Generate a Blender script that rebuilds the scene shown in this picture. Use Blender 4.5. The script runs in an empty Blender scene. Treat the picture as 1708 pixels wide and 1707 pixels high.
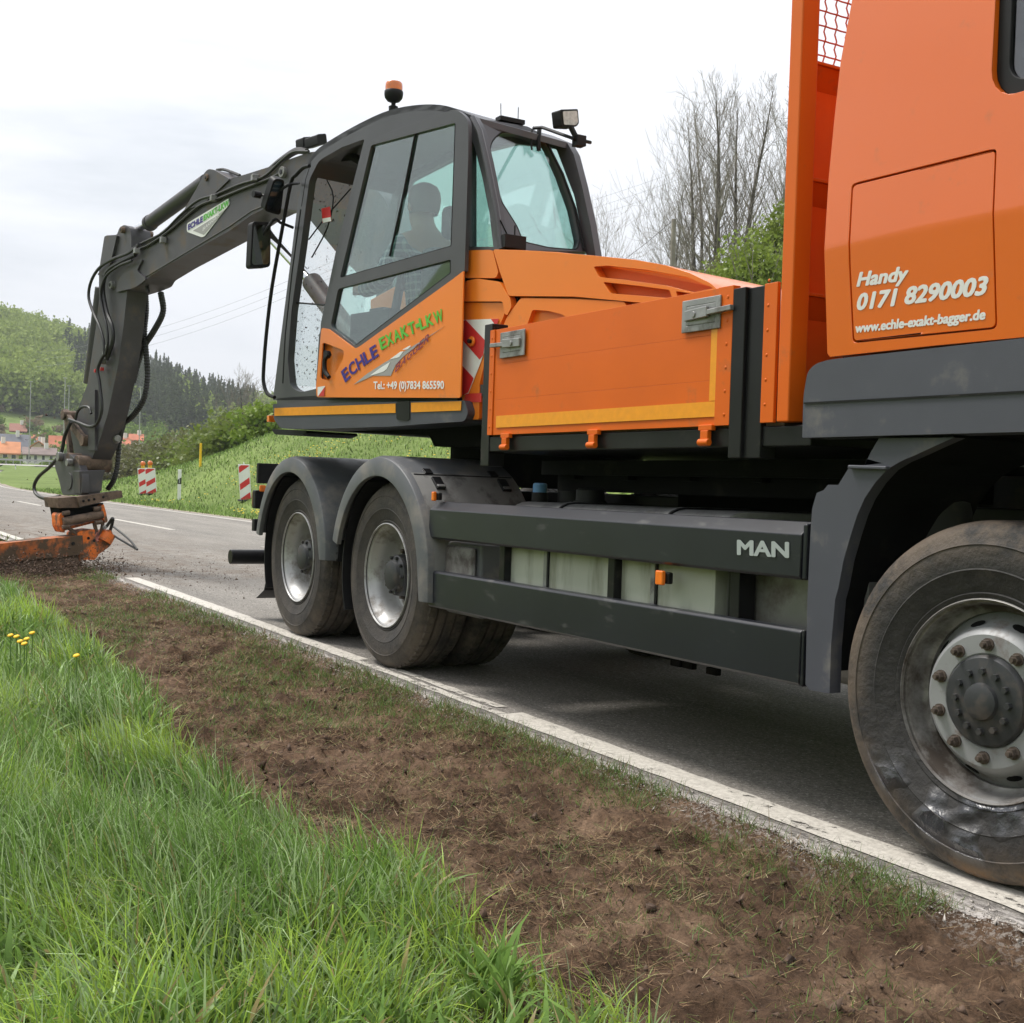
import bpy, bmesh, math, random
import numpy as np
from math import radians, sin, cos, pi, sqrt, atan2, exp
from mathutils import Vector, Matrix
from mathutils.geometry import tessellate_polygon
SC = bpy.context.scene
COL = SC.collection
# ------------------------------------------------------------------ camera
F, CX, CY = 2100.0, 854.0, 853.5
TH, PIT, SR = radians(30.44), radians(1.02), .033
CAM = np.array([0, 0, 1.09])
_f0 = np.array([-cos(TH), sin(TH), 0]); _R0 = np.array([sin(TH), cos(TH), 0]); _Z = np.array([0, 0, 1.])
FW = _f0*cos(PIT) - _Z*sin(PIT); _U0 = np.cross(_R0, FW); _c = sqrt(1-SR*SR)
RT = _R0*_c + _U0*SR; UP = _U0*_c - _R0*SR
cd = bpy.data.cameras.new('camera'); cam = bpy.data.objects.new('camera', cd); COL.objects.link(cam)
cd.sensor_width = 36; cd.lens = F/1708*36; cd.clip_start = .05; cd.clip_end = 6000
M = Matrix.Identity(4)
for i in range(3):
    M[i][0] = RT[i]; M[i][1] = UP[i]; M[i][2] = -FW[i]; M[i][3] = CAM[i]
cam.matrix_world = M; SC.camera = cam
SC.render.resolution_x, SC.render.resolution_y = 1024, 1023
# ------------------------------------------------------------------ sky and sun
SUN_EL, SUN_AZ = radians(58), radians(215)      # azimuth measured from +X towards +Y
W = bpy.data.worlds.new('World'); SC.world = W; W.use_nodes = True
nt = W.node_tree; nt.nodes.clear()
def N(nt, t, **k):
    n = nt.nodes.new(t)
    for a, b in k.items(): setattr(n, a, b)
    return n
out = N(nt, 'ShaderNodeOutputWorld'); bg1 = N(nt, 'ShaderNodeBackground'); bg2 = N(nt, 'ShaderNodeBackground')
sky = N(nt, 'ShaderNodeTexSky', sky_type='NISHITA', sun_disc=False, sun_elevation=SUN_EL, sun_rotation=pi/2-SUN_AZ)
sky.dust_density = 3; sky.air_density = 1.2
bg1.inputs[1].default_value = .1
nt.links.new(sky.outputs[0], bg1.inputs[0])
tc = N(nt, 'ShaderNodeTexCoord'); mp = N(nt, 'ShaderNodeMapping'); mp.inputs['Scale'].default_value = (1, 1, 5)
nz = N(nt, 'ShaderNodeTexNoise'); nz.inputs['Scale'].default_value = 2.6; nz.inputs['Detail'].default_value = 7; nz.inputs['Roughness'].default_value = .58
rp = N(nt, 'ShaderNodeValToRGB'); e = rp.color_ramp.elements
e[0].position = .30; e[0].color = (.62, .66, .71, 1); e[1].position = .50; e[1].color = (.88, .895, .935, 1)
e2 = rp.color_ramp.elements.new(.42); e2.color = (.78, .805, .85, 1)
bg2.inputs[1].default_value = 1.0
nt.links.new(tc.outputs['Generated'], mp.inputs[0]); nt.links.new(mp.outputs[0], nz.inputs[0])
nt.links.new(nz.outputs[0], rp.inputs[0]); nt.links.new(rp.outputs[0], bg2.inputs[0])
mx = N(nt, 'ShaderNodeMixShader'); mx.inputs[0].default_value = .93
nt.links.new(bg1.outputs[0], mx.inputs[1]); nt.links.new(bg2.outputs[0], mx.inputs[2]); nt.links.new(mx.outputs[0], out.inputs[0])
sl = bpy.data.lights.new('sun', 'SUN'); sl.energy = 3.1; sl.angle = radians(18); sl.color = (1, .96, .9)
sun = bpy.data.objects.new('sun', sl); COL.objects.link(sun); sun.location = (0, 0, 30)
sd = Vector((cos(SUN_EL)*cos(SUN_AZ), cos(SUN_EL)*sin(SUN_AZ), sin(SUN_EL)))
sun.rotation_euler = sd.to_track_quat('Z', 'Y').to_euler()
vs = SC.view_settings; vs.view_transform = 'Standard'; vs.look = 'None'; vs.exposure = .50; vs.gamma = 1
# ------------------------------------------------------------------ pixel rays used as a tape measure
def ray(x, y): return FW + RT*((x-CX)/F) - UP*((y-CY)/F)
def hit(x, y, p, n):
    d = ray(x, y); n = np.array(n, float)
    return CAM + d*(np.dot(np.array(p, float)-CAM, n)/np.dot(d, n))
def PY(x, y, Y=3.05): return hit(x, y, (0, Y, 0), (0, 1, 0))
def PX(x, y, X): return hit(x, y, (X, 0, 0), (1, 0, 0))
def PZ(x, y, z=0): return hit(x, y, (0, 0, z), (0, 0, 1))
AE = radians(10); EC = np.array([-6.9, 4.3, 0]); EF = np.array([-cos(AE), -sin(AE), 0]); EN = np.array([sin(AE), -cos(AE), 0])
def PE(x, y, l=1.25): return hit(x, y, EC+EN*l, EN)
def PF(x, y, f): return hit(x, y, EC+EF*f, EF)
def EL(f, l, z): return EC + EF*f + EN*l + _Z*z           # excavator-frame point
def zr(x):                                                 # road surface height
    x = np.asarray(x, float)
    return np.where(x > -4.6, -.0145*(np.minimum(x, 8)+4.6), .22*(1-np.exp((np.minimum(x, -4.6)+4.6)/15)))
def PG(x, y):
    z = 0.
    for _ in range(12):
        p = PZ(x, y, z); z = float(zr(p[0]))
    return p
def rnd(pts, r=4, n=4):                                    # round the corners of a pixel polygon
    o = []; m = len(pts)
    rr = r if isinstance(r, (list, tuple)) else [r]*m
    for i in range(m):
        a, b, c = (np.array(pts[j % m], float) for j in (i-1, i, i+1))
        q = min(rr[i], .45*np.linalg.norm(a-b), .45*np.linalg.norm(c-b))
        if q < .3: o.append(tuple(b)); continue
        s = b+(a-b)/np.linalg.norm(a-b)*q; t = b+(c-b)/np.linalg.norm(c-b)*q
        for k in range(n+1):
            u = k/n; o.append(tuple((1-u)**2*s+2*u*(1-u)*b+u*u*t))
    return o
def smooth(pts, k=4):                                      # Catmull-Rom through points
    P = [np.array(p, float) for p in pts]; P = [2*P[0]-P[1]]+P+[2*P[-1]-P[-2]]; o = []
    for i in range(1, len(P)-2):
        for j in range(k):
            t = j/k; a, b, c, d = P[i-1:i+3]
            o.append(.5*((2*b)+(-a+c)*t+(2*a-5*b+4*c-d)*t*t+(-a+3*b-3*c+d)*t**3))
    o.append(P[-2]); return o
# ------------------------------------------------------------------ materials
MATS = {}
def mat(name, col, rough=.5, metal=0., coat=0., var=.12, scale=5., bump=0., bscale=60., dirt=None, alpha=None, vcol=False, emit=0, trans=0, spec=.5):
    if name in MATS: return MATS[name]
    m = bpy.data.materials.new(name); m.use_nodes = True; t = m.node_tree; b = t.nodes['Principled BSDF']; L = t.links.new
    b.inputs['Roughness'].default_value = rough; b.inputs['Metallic'].default_value = metal; b.inputs['Coat Weight'].default_value = coat
    b.inputs['Coat Roughness'].default_value = .05; b.inputs['Specular IOR Level'].default_value = spec
    g = N(t, 'ShaderNodeNewGeometry'); n1 = N(t, 'ShaderNodeTexNoise'); n1.inputs['Scale'].default_value = scale; n1.inputs['Detail'].default_value = 6
    L(g.outputs['Position'], n1.inputs[0])
    src = None
    if vcol:
        a = N(t, 'ShaderNodeAttribute', attribute_name='col'); src = a.outputs['Color']
    mixn = N(t, 'ShaderNodeMix', data_type='RGBA', blend_type='MULTIPLY'); mixn.inputs[0].default_value = 1
    if src: L(src, mixn.inputs[6])
    else: mixn.inputs[6].default_value = (*col, 1)
    r = N(t, 'ShaderNodeMapRange'); r.inputs[1].default_value = .3; r.inputs[2].default_value = .7; r.inputs[3].default_value = 1-var; r.inputs[4].default_value = 1+var
    L(n1.outputs[0], r.inputs[0]); L(r.outputs[0], mixn.inputs[7])
    cur = mixn.outputs[2]
    if dirt:
        dc, lo, hi, ds = dirt[:4]
        n2 = N(t, 'ShaderNodeTexNoise'); n2.inputs['Scale'].default_value = ds; n2.inputs['Detail'].default_value = 9; n2.inputs['Roughness'].default_value = .65
        mpp = N(t, 'ShaderNodeMapping'); L(g.outputs['Position'], mpp.inputs[0]); L(mpp.outputs[0], n2.inputs[0])
        if len(dirt) > 4: mpp.inputs['Scale'].default_value = dirt[4]
        r2 = N(t, 'ShaderNodeMapRange'); r2.inputs[1].default_value = lo; r2.inputs[2].default_value = hi; L(n2.outputs[0], r2.inputs[0])
        m2 = N(t, 'ShaderNodeMix', data_type='RGBA'); L(r2.outputs[0], m2.inputs[0]); L(cur, m2.inputs[6]); m2.inputs[7].default_value = (*dc, 1); cur = m2.outputs[2]
        r3 = N(t, 'ShaderNodeMapRange'); r3.inputs[3].default_value = rough; r3.inputs[4].default_value = max(rough, .85); L(r2.outputs[0], r3.inputs[0]); L(r3.outputs[0], b.inputs['Roughness'])
        if coat:
            r4 = N(t, 'ShaderNodeMapRange'); r4.inputs[3].default_value = coat; r4.inputs[4].default_value = 0; L(r2.outputs[0], r4.inputs[0]); L(r4.outputs[0], b.inputs['Coat Weight'])
    L(cur, b.inputs['Base Color'])
    if bump:
        n3 = N(t, 'ShaderNodeTexNoise'); n3.inputs['Scale'].default_value = bscale; n3.inputs['Detail'].default_value = 5; L(g.outputs['Position'], n3.inputs[0])
        bp = N(t, 'ShaderNodeBump'); bp.inputs['Strength'].default_value = bump; bp.inputs['Distance'].default_value = .02; L(n3.outputs[0], bp.inputs['Height']); L(bp.outputs[0], b.inputs['Normal'])
    if emit:
        b.inputs['Emission Color'].default_value = (*col, 1); b.inputs['Emission Strength'].default_value = emit
    if trans: b.inputs['Transmission Weight'].default_value = trans
    MATS[name] = m; return m
def leafmat(name, tr=.35, rough=.55):
    m = bpy.data.materials.new(name); m.use_nodes = True; t = m.node_tree; b = t.nodes['Principled BSDF']; L = t.links.new
    a = N(t, 'ShaderNodeAttribute', attribute_name='col'); L(a.outputs[0], b.inputs['Base Color']); b.inputs['Roughness'].default_value = rough
    b.inputs['Specular IOR Level'].default_value = .25
    tl = N(t, 'ShaderNodeBsdfTranslucent'); L(a.outputs[0], tl.inputs[0]); ms = N(t, 'ShaderNodeMixShader'); ms.inputs[0].default_value = tr
    L(b.outputs[0], ms.inputs[1]); L(tl.outputs[0], ms.inputs[2]); L(ms.outputs[0], t.nodes['Material Output'].inputs[0]); return m
def glassmat(name, tint, refl=1.0, rough=.02, specks=False, haze=.0):
    m = bpy.data.materials.new(name); m.use_nodes = True; t = m.node_tree; t.nodes.remove(t.nodes['Principled BSDF']); L = t.links.new
    tr = N(t, 'ShaderNodeBsdfTransparent'); tr.inputs[0].default_value = (*tint, 1); gl = N(t, 'ShaderNodeBsdfGlossy'); gl.inputs['Roughness'].default_value = rough
    lw = N(t, 'ShaderNodeLayerWeight'); lw.inputs[0].default_value = .5; pw = N(t, 'ShaderNodeMath', operation='POWER'); pw.inputs[1].default_value = 4; L(lw.outputs['Facing'], pw.inputs[0])
    ml = N(t, 'ShaderNodeMath', operation='MULTIPLY_ADD'); ml.inputs[1].default_value = .8*refl; ml.inputs[2].default_value = .11*refl; L(pw.outputs[0], ml.inputs[0])
    ms = N(t, 'ShaderNodeMixShader'); L(ml.outputs[0], ms.inputs[0]); L(tr.outputs[0], ms.inputs[1]); L(gl.outputs[0], ms.inputs[2]); cur = ms.outputs[0]
    if haze:
        df = N(t, 'ShaderNodeBsdfDiffuse'); df.inputs[0].default_value = (.6, .62, .6, 1); m3 = N(t, 'ShaderNodeMixShader'); m3.inputs[0].default_value = haze
        L(cur, m3.inputs[1]); L(df.outputs[0], m3.inputs[2]); cur = m3.outputs[0]
    if specks:
        g = N(t, 'ShaderNodeNewGeometry'); n1 = N(t, 'ShaderNodeTexNoise'); n1.inputs['Scale'].default_value = 45; n1.inputs['Detail'].default_value = 4; L(g.outputs['Position'], n1.inputs[0])
        r = N(t, 'ShaderNodeMapRange'); r.inputs[1].default_value = .665; r.inputs[2].default_value = .69; L(n1.outputs[0], r.inputs[0])
        df = N(t, 'ShaderNodeBsdfDiffuse'); df.inputs[0].default_value = (.06, .045, .035, 1); m2 = N(t, 'ShaderNodeMixShader'); L(r.outputs[0], m2.inputs[0]); L(cur, m2.inputs[1]); L(df.outputs[0], m2.inputs[2]); cur = m2.outputs[0]
    L(cur, t.nodes['Material Output'].inputs[0]); MATS[name] = m; return m
BR = (.16, .115, .08)
ORT = mat('truck_orange', (.74, .13, .002), .34, coat=.65, var=.035, scale=1.5, bump=.04, bscale=2.2, dirt=((.34, .13, .05), .62, .85, 5.))
ORB = mat('bed_orange', (.66, .118, .002), .5, coat=.05, spec=.3, var=.05, scale=3, dirt=((.33, .13, .05), .60, .8, 6.))
ORE = mat('excavator_orange', (.85, .215, .018), .36, coat=.4, var=.04, scale=2, dirt=((.42, .19, .08), .62, .85, 6.))
ORI = mat('recess_orange', (.78, .14, .008), .5, var=.05)
GRP = mat('grey_plastic', (.062, .064, .082), .48, var=.08, bump=.05, bscale=300, dirt=((.16, .15, .135), .56, .75, 5.))
GRF = mat('fender_grey', (.085, .09, .098), .5, var=.12, bump=.06, bscale=250, dirt=((.22, .20, .175), .48, .72, 4.))
SKG = mat('skirt_green_grey', (.013, .0145, .020), .36, coat=.08, spec=.4, var=.15, scale=2, dirt=((.10, .10, .09), .58, .8, 4., (1, 1, 3)))
CAG = mat('cab_dark_grey', (.062, .062, .07), .42, var=.08, coat=.1)
BOG = mat('boom_grey', (.062, .058, .066), .5, var=.15, bump=.08, bscale=80, dirt=((.13, .10, .075), .53, .72, 5.))
BARK = mat('bark_grey', (.25, .22, .195), .85, var=.3, scale=3)
BLK = mat('black_steel', (.010, .010, .011), .35, var=.3, spec=.25, dirt=((.07, .06, .05), .58, .8, 7.))
DRK = mat('dark_underside', (.007, .007, .007), .85, var=.3, spec=.1, dirt=((.03, .026, .022), .58, .8, 6.))
RUB = mat('rubber_black', (.010, .010, .011), .55, var=.25, spec=.25)
TYR = mat('tyre_rubber', (.030, .027, .025), .72, var=.25, bump=.15, bscale=90, dirt=((.115, .088, .066), .46, .66, 6.))
TYF = mat('tyre_front_rubber', (.026, .024, .023), .42, var=.25, bump=.10, bscale=70, dirt=((.125, .092, .062), .47, .60, 5.))
RIM = mat('rim_silver', (.42, .42, .42), .42, metal=.35, var=.1, dirt=((.17, .14, .115), .50, .72, 9.))
RIMF = mat('rim_front_dirty', (.30, .29, .28), .4, metal=.4, var=.15, dirt=((.075, .06, .05), .40, .60, 7.))
CHK = mat('fender_chalky', (.17, .168, .162), .6, var=.2, scale=6, dirt=((.085, .082, .078), .50, .60, 7., (1, 1, .3)))
RID = mat('rim_disc_grey', (.28, .285, .29), .5, metal=.2, var=.08, dirt=((.16, .12, .10), .55, .75, 14.))
HUB = mat('hub_dark', (.04, .042, .045), .5, metal=.3, var=.2, dirt=((.11, .09, .075), .5, .75, 12.))
NUT = mat('rusty_nut', (.11, .085, .07), .55, metal=.4, var=.3, scale=40)
ALU = mat('aluminium_worn', (.30, .30, .30), .45, metal=.6, var=.2, scale=12, dirt=((.14, .13, .12), .5, .7, 10.))
TNK = mat('tank_pale', (.40, .42, .36), .5, metal=.05, var=.10, scale=3, dirt=((.22, .23, .17), .45, .7, 3., (3, 1, .5)))
TNT = mat('tank_side_grey', (.20, .20, .19), .45, metal=.4, var=.15, dirt=((.10, .085, .07), .5, .7, 5.))
CHR = mat('chrome_rod', (.75, .76, .78), .12, metal=1, var=.02)
WHP = mat('white_paint', (.80, .80, .79), .45, var=.03)
REDP = mat('red_paint', (.62, .03, .03), .4, var=.06)
YEL = mat('yellow_reflective', (.80, .30, .006), .35, var=.06, scale=30)
AMB = mat('amber_lens', (.85, .18, .01), .2, coat=.6, var=.1, scale=50)
BEA = mat('beacon_lens', (.90, .22, .02), .15, coat=.6, var=.15, scale=20, trans=.35)
REDL = mat('red_lens', (.25, .01, .012), .2, coat=.5)
BLUP = mat('blue_cap', (.10, .24, .45), .5, var=.1)
NAVY = mat('decal_blue', (.035, .015, .22), .45, var=.02)
GRN = mat('decal_green', (.10, .48, .045), .45, var=.02)
DGR = mat('decal_grey', (.34, .33, .33), .45, var=.04)
PURP = mat('decal_maroon', (.20, .02, .07), .45, var=.02)
LETG = mat('letter_grey', (.34, .38, .37), .5, var=.05)
WOR = mat('attachment_orange', (.78, .17, .02), .5, var=.1, dirt=((.15, .085, .05), .46, .6, 9.))
MUD = mat('muddy_steel', (.15, .10, .072), .75, var=.3, scale=12, bump=.3, bscale=50, dirt=((.06, .045, .035), .5, .65, 9.))
MIR = mat('mirror_glass', (.42, .46, .42), .04, metal=1, var=.02)
G_CAB = glassmat('cab_glass', (.76, .90, .86), 1.15)
G_REAR = glassmat('rear_glass', (.86, .95, .94), 1.2)
G_DIRT = glassmat('spattered_glass', (.95, .97, .97), .4, specks=True, haze=.04)
G_TRK = glassmat('truck_glass', (.25, .29, .30), 1.3)
# ------------------------------------------------------------------ mesh builder
class MB:
    def __init__(s): s.v = []; s.f = []; s.m = []; s.mats = []; s.cm = 0
    def mat(s, m):
        if m not in s.mats: s.mats.append(m)
        s.cm = s.mats.index(m); return s
    def face(s, idx): s.f.append(tuple(idx)); s.m.append(s.cm)
    def add(s, vs): i = len(s.v); s.v += [tuple(map(float, p)) for p in vs]; return i
    def box(s, lo, hi, fr=None):
        lo, hi = np.minimum(lo, hi), np.maximum(lo, hi)
        c = [(x, y, z) for x in (lo[0], hi[0]) for y in (lo[1], hi[1]) for z in (lo[2], hi[2])]
        if fr is not None: c = [fr(*p) for p in c]
        i = s.add(c)
        for q in ((0, 1, 3, 2), (4, 6, 7, 5), (0, 4, 5, 1), (2, 3, 7, 6), (0, 2, 6, 4), (1, 5, 7, 3)): s.face([i+k for k in q])
        return s
    def obox(s, a, b, w, h, up=(0, 0, 1)):                  # bar from a to b, w across, h high
        a, b = np.array(a, float), np.array(b, float); d = b-a; d /= np.linalg.norm(d)
        x = np.cross(d, up); x /= np.linalg.norm(x); y = np.cross(x, d)
        c = [p+x*sx*w/2+y*sy*h/2 for p in (a, b) for sx in (-1, 1) for sy in (-1, 1)]; i = s.add(c)
        for q in ((0, 1, 3, 2), (4, 6, 7, 5), (0, 4, 5, 1), (2, 3, 7, 6), (0, 2, 6, 4), (1, 5, 7, 3)): s.face([i+k for k in q])
        return s
    def poly(s, loops, T):                                   # planar polygon (first loop outer, rest holes) extruded by vector T
        if not isinstance(loops[0][0], (list, tuple, np.ndarray)): loops = [loops]
        T = np.array(T, float); L3 = [[Vector(map(float, p)) for p in l] for l in loops]
        fl = [p for l in L3 for p in l]; tri = tessellate_polygon(L3); n = len(fl)
        i = s.add(fl); j = s.add([np.array(p)+T for p in fl])
        for t in tri: s.face([i+k for k in t]); s.face([j+k for k in reversed(t)])
        o = 0
        for l in L3:
            m = len(l)
            for k in range(m):
                a, b = o+k, o+(k+1) % m; s.face((i+a, i+b, j+b, j+a))
            o += m
        return s
    def sheet(s, loop):
        L3 = [[Vector(map(float, p)) for p in loop]]; i = s.add(L3[0])
        for t in tessellate_polygon(L3): s.face([i+k for k in t])
        return s
    def tube(s, pts, r, seg=8, sm=0, caps=True):
        if sm: pts = smooth(pts, sm)
        P = [np.array(p, float) for p in pts]; n = len(P); rr = r if isinstance(r, (list, tuple, np.ndarray)) else [r]*n
        if len(rr) != n: rr = np.interp(np.linspace(0, 1, n), np.linspace(0, 1, len(rr)), rr)
        x = None; base = []
        for k in range(n):
            d = P[min(k+1, n-1)]-P[max(k-1, 0)]; d = d/(np.linalg.norm(d)+1e-9)
            if x is None: x = np.cross(d, (0, 0, 1) if abs(d[2]) < .9 else (1, 0, 0))
            x = x-d*np.dot(x, d); x /= np.linalg.norm(x)+1e-9; y = np.cross(d, x)
            base.append(s.add([P[k]+(x*cos(a)+y*sin(a))*rr[k] for a in [2*pi*q/seg for q in range(seg)]]))
        for k in range(n-1):
            for q in range(seg): s.face((base[k]+q, base[k]+(q+1) % seg, base[k+1]+(q+1) % seg, base[k+1]+q))
        if caps: s.face([base[0]+q for q in reversed(range(seg))]); s.face([base[-1]+q for q in range(seg)])
        return s
    def cyl(s, a, b, r, r2=None, seg=20): return s.tube([a, b], [r, r if r2 is None else r2], seg)
    def lathe(s, o, ax, prof, seg=48, close=False):          # prof: (radius, distance along axis)
        o = np.array(o, float); ax = np.array(ax, float); ax /= np.linalg.norm(ax)
        x = np.cross(ax, (0, 0, 1) if abs(ax[2]) < .9 else (1, 0, 0)); x /= np.linalg.norm(x); y = np.cross(ax, x)
        ring = [s.add([o+ax*t+(x*cos(a)+y*sin(a))*max(r, 1e-4) for a in [2*pi*q/seg for q in range(seg)]]) for r, t in prof]
        m = len(ring)
        for k in range(m if close else m-1):
            A, B = ring[k], ring[(k+1) % m]
            for q in range(seg): s.face((A+q, A+(q+1) % seg, B+(q+1) % seg, B+q))
        return s
    def build_each(s, name, parent=None, bevel=0, **k):      # every separate piece becomes an object of its own
        par = list(range(len(s.v)))
        def fd(i):
            while par[i] != i: par[i] = par[par[i]]; i = par[i]
            return i
        for f in s.f:
            a = fd(f[0])
            for q in f[1:]: par[fd(q)] = a
        gr = {}
        for i in range(len(s.v)): gr.setdefault(fd(i), []).append(i)
        G = [[set(g), np.array([s.v[i] for i in g]).min(0)-.004, np.array([s.v[i] for i in g]).max(0)+.004] for g in gr.values()]; ch = True
        while ch:
            ch = False
            for a in range(len(G)):
                for b in range(a+1, len(G)):
                    if np.all(G[a][1] < G[b][2]) and np.all(G[b][1] < G[a][2]):
                        G[a] = [G[a][0] | G[b][0], np.minimum(G[a][1], G[b][1]), np.maximum(G[a][2], G[b][2])]; G.pop(b); ch = True; break
                if ch: break
        o = []
        for g, _, _ in G:
            m = MB(); m.mats = s.mats; ix = sorted(g); mp = {v: j for j, v in enumerate(ix)}; m.v = [s.v[i] for i in ix]
            for f, mi in zip(s.f, s.m):
                if f[0] in g: m.f.append(tuple(mp[q] for q in f)); m.m.append(mi)
            o.append(m.build(name, parent, bevel, **k))
        return o
    def build(s, name, parent=None, bevel=0, root=None, sharp=35, seg=2):
        me = bpy.data.meshes.new(name); off = np.zeros(3)
        r = parent
        while r is not None and r.parent is not None: r = r.parent
        if r is not None: off = np.array(r.location)
        me.from_pydata([tuple(np.array(v)-off) for v in s.v], [], s.f)
        for m in s.mats: me.materials.append(m)
        me.polygons.foreach_set('material_index', s.m)
        bm = bmesh.new(); bm.from_mesh(me); bmesh.ops.recalc_face_normals(bm, faces=bm.faces); bm.to_mesh(me); bm.free()
        me.shade_smooth(); me.set_sharp_from_angle(angle=radians(sharp))
        o = bpy.data.objects.new(name, me); COL.objects.link(o)
        if parent: o.parent = parent
        if bevel:
            b = o.modifiers.new('bevel', 'BEVEL'); b.width = bevel; b.segments = seg; b.limit_method = 'ANGLE'; b.angle_limit = radians(40); b.harden_normals = True
        return o
def thing(name, label, cat, loc=(0, 0, 0), group=None):
    o = bpy.data.objects.new(name, None); COL.objects.link(o); o.location = tuple(map(float, loc)); o.empty_display_size = .2
    o['label'] = label; o['category'] = cat
    if group: o['group'] = group
    return o
def tag(o, label=None, cat=None, group=None, kind=None):
    for k, v in (('label', label), ('category', cat), ('group', group), ('kind', kind)):
        if v: o[k] = v
    return o
def fastmesh(name, V, Fc, mats, col=None, parent=None, mi=None, sm=False):
    me = bpy.data.meshes.new(name); V = np.asarray(V, np.float32); Fc = np.asarray(Fc, np.int32); k = Fc.shape[1]
    me.vertices.add(len(V)); me.vertices.foreach_set('co', V.ravel()); me.loops.add(Fc.size); me.loops.foreach_set('vertex_index', Fc.ravel())
    me.polygons.add(len(Fc)); me.polygons.foreach_set('loop_start', np.arange(0, Fc.size, k, dtype=np.int32)); me.polygons.foreach_set('loop_total', np.full(len(Fc), k, np.int32))
    for m in mats: me.materials.append(m)
    if mi is not None: me.polygons.foreach_set('material_index', np.asarray(mi, np.int32))
    if sm: me.polygons.foreach_set('use_smooth', np.ones(len(Fc), bool))
    if col is not None:
        a = me.color_attributes.new('col', 'FLOAT_COLOR', 'POINT'); c = np.ones((len(V), 4), np.float32); c[:, :3] = col; a.data.foreach_set('color', c.ravel())
    me.update(calc_edges=True); me.validate(); o = bpy.data.objects.new(name, me); COL.objects.link(o)
    if parent: o.parent = parent
    return o
def text(name, s, quad, nrm, m, parent, bold=0., proud=.001, shear=0., arc=None, fit=True):
    """lettering laid on a plane: quad = world points bottom-left, bottom-right, top-left of its bounding box"""
    cu = bpy.data.curves.new(name, 'FONT'); cu.body = s; cu.size = 1; cu.offset = bold; cu.shear = shear; bd_ = bold; cu.offset = 0; cu.resolution_u = 3
    o = bpy.data.objects.new(name, cu); COL.objects.link(o); dg = bpy.context.evaluated_depsgraph_get(); me = bpy.data.meshes.new_from_object(o.evaluated_get(dg))
    bpy.data.objects.remove(o); V = np.array([v.co for v in me.vertices]); lo, hi = V.min(0), V.max(0); uv = (V-lo)/np.maximum(hi-lo, 1e-6)
    bl, br, tl = (np.array(q, float) for q in quad); n = np.array(nrm, float)
    mb = MB().mat(m); u, v = uv[:, 0:1], uv[:, 1:2]; P = bl+(br-bl)*u+(tl-bl)*v+n*proud
    if arc is not None: P = P + np.array(arc, float)*(4*u*(1-u))
    ux = (br-bl)/max(hi[0]-lo[0], 1e-6); vy = (tl-bl)/max(hi[1]-lo[1], 1e-6)
    offs = [(0, 0)]+([(bold, 0), (-bold, 0), (0, bold*.8), (0, -bold*.8), (bold*.7, bold*.6), (-bold*.7, bold*.6), (bold*.7, -bold*.6), (-bold*.7, -bold*.6)] if bold else [])
    for j, (dx, dy) in enumerate(offs):
        i = mb.add(P+ux*dx+vy*dy+n*(.00006*j))
        for p in me.polygons: mb.face([i+k for k in p.vertices])
    ob = mb.build(name, parent); return ob
def poly_px(fn, pts, *a): return [fn(x, y, *a) for x, y in pts]
# value noise
_rs = np.random.RandomState(7); _T = _rs.rand(256, 256)
def vnoise(x, y):
    xi = np.floor(x).astype(int); yi = np.floor(y).astype(int); fx = x-xi; fy = y-yi; fx = fx*fx*(3-2*fx); fy = fy*fy*(3-2*fy)
    a = _T[xi % 256, yi % 256]; b = _T[(xi+1) % 256, yi % 256]; c = _T[xi % 256, (yi+1) % 256]; d = _T[(xi+1) % 256, (yi+1) % 256]
    return (a*(1-fx)+b*fx)*(1-fy)+(c*(1-fx)+d*fx)*fy
def fbm(x, y, o=5, g=.5):
    r = 0; a = 1; t = 0
    for k in range(o): r = r+a*vnoise(x*2**k+17.3*k, y*2**k+5.1*k); t += a; a *= g
    return r/t
def sstep(a, b, x): t = np.clip((x-a)/(b-a), 0, 1); return t*t*(3-2*t)
# ================================================================== SETTING
rng = np.random.RandomState(11); random.seed(5)
def curv(x): return np.maximum(0, -np.asarray(x, float)-18)**2*.0007
def pxaz(x, y):
    a = (np.arctan2(y, -np.asarray(x, float))); b = a-TH
    return np.where(np.abs(b) < 1.3, CX+F*np.tan(np.clip(b, -1.3, 1.3)), 99999)
RPX = [-4000, -800, -200, 0, 130, 250, 330, 400, 450, 600, 900, 1400, 4000, 99999]
RSL = [.10, .10, .10, .098, .084, .066, .051, .044, .042, .030, .028, .03, .12, .20]
def H(x, y):
    x = np.asarray(x, float); y = np.asarray(y, float); d = np.hypot(x, y)
    z = zr(x)+0*y
    near = np.where(y < 2.95, 1, 0)*sstep(.0, 1., 2.95-y)
    z = z - .03 + near*.03*(fbm(x*1.3, y*1.3, 3)-.5)*2
    s = y-(9.45+curv(x))-1.6
    A = 1-sstep(42, 92, -x)
    bank = np.where(s < 11, .5*s, 5.5+.2*(s-11)); bank = np.where(s > 0, np.minimum(bank, 15+0*s), 0)*sstep(0, 2.5, s)
    z = z + bank*A + np.where(s > 0, .5*(fbm(x*.12, y*.12, 4)-.5)*sstep(0, 10, s)*2, 0)
    z = z + .0155*np.maximum(0, np.minimum(d, 260)-80)*np.where(s > -8, 1, .6)
    ridge = np.interp(pxaz(x, y), RPX, RSL)
    t = sstep(250, 620, d); z = z + t*(ridge*620-2)*(1+.12*(fbm(x*.006, y*.006, 3)-.5))
    z = np.where(y < -6, z+.1*np.minimum(-6-y, 90)*.35, z)
    return z
def Hp(x, y): return float(H(np.array([x]), np.array([y]))[0])
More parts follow.
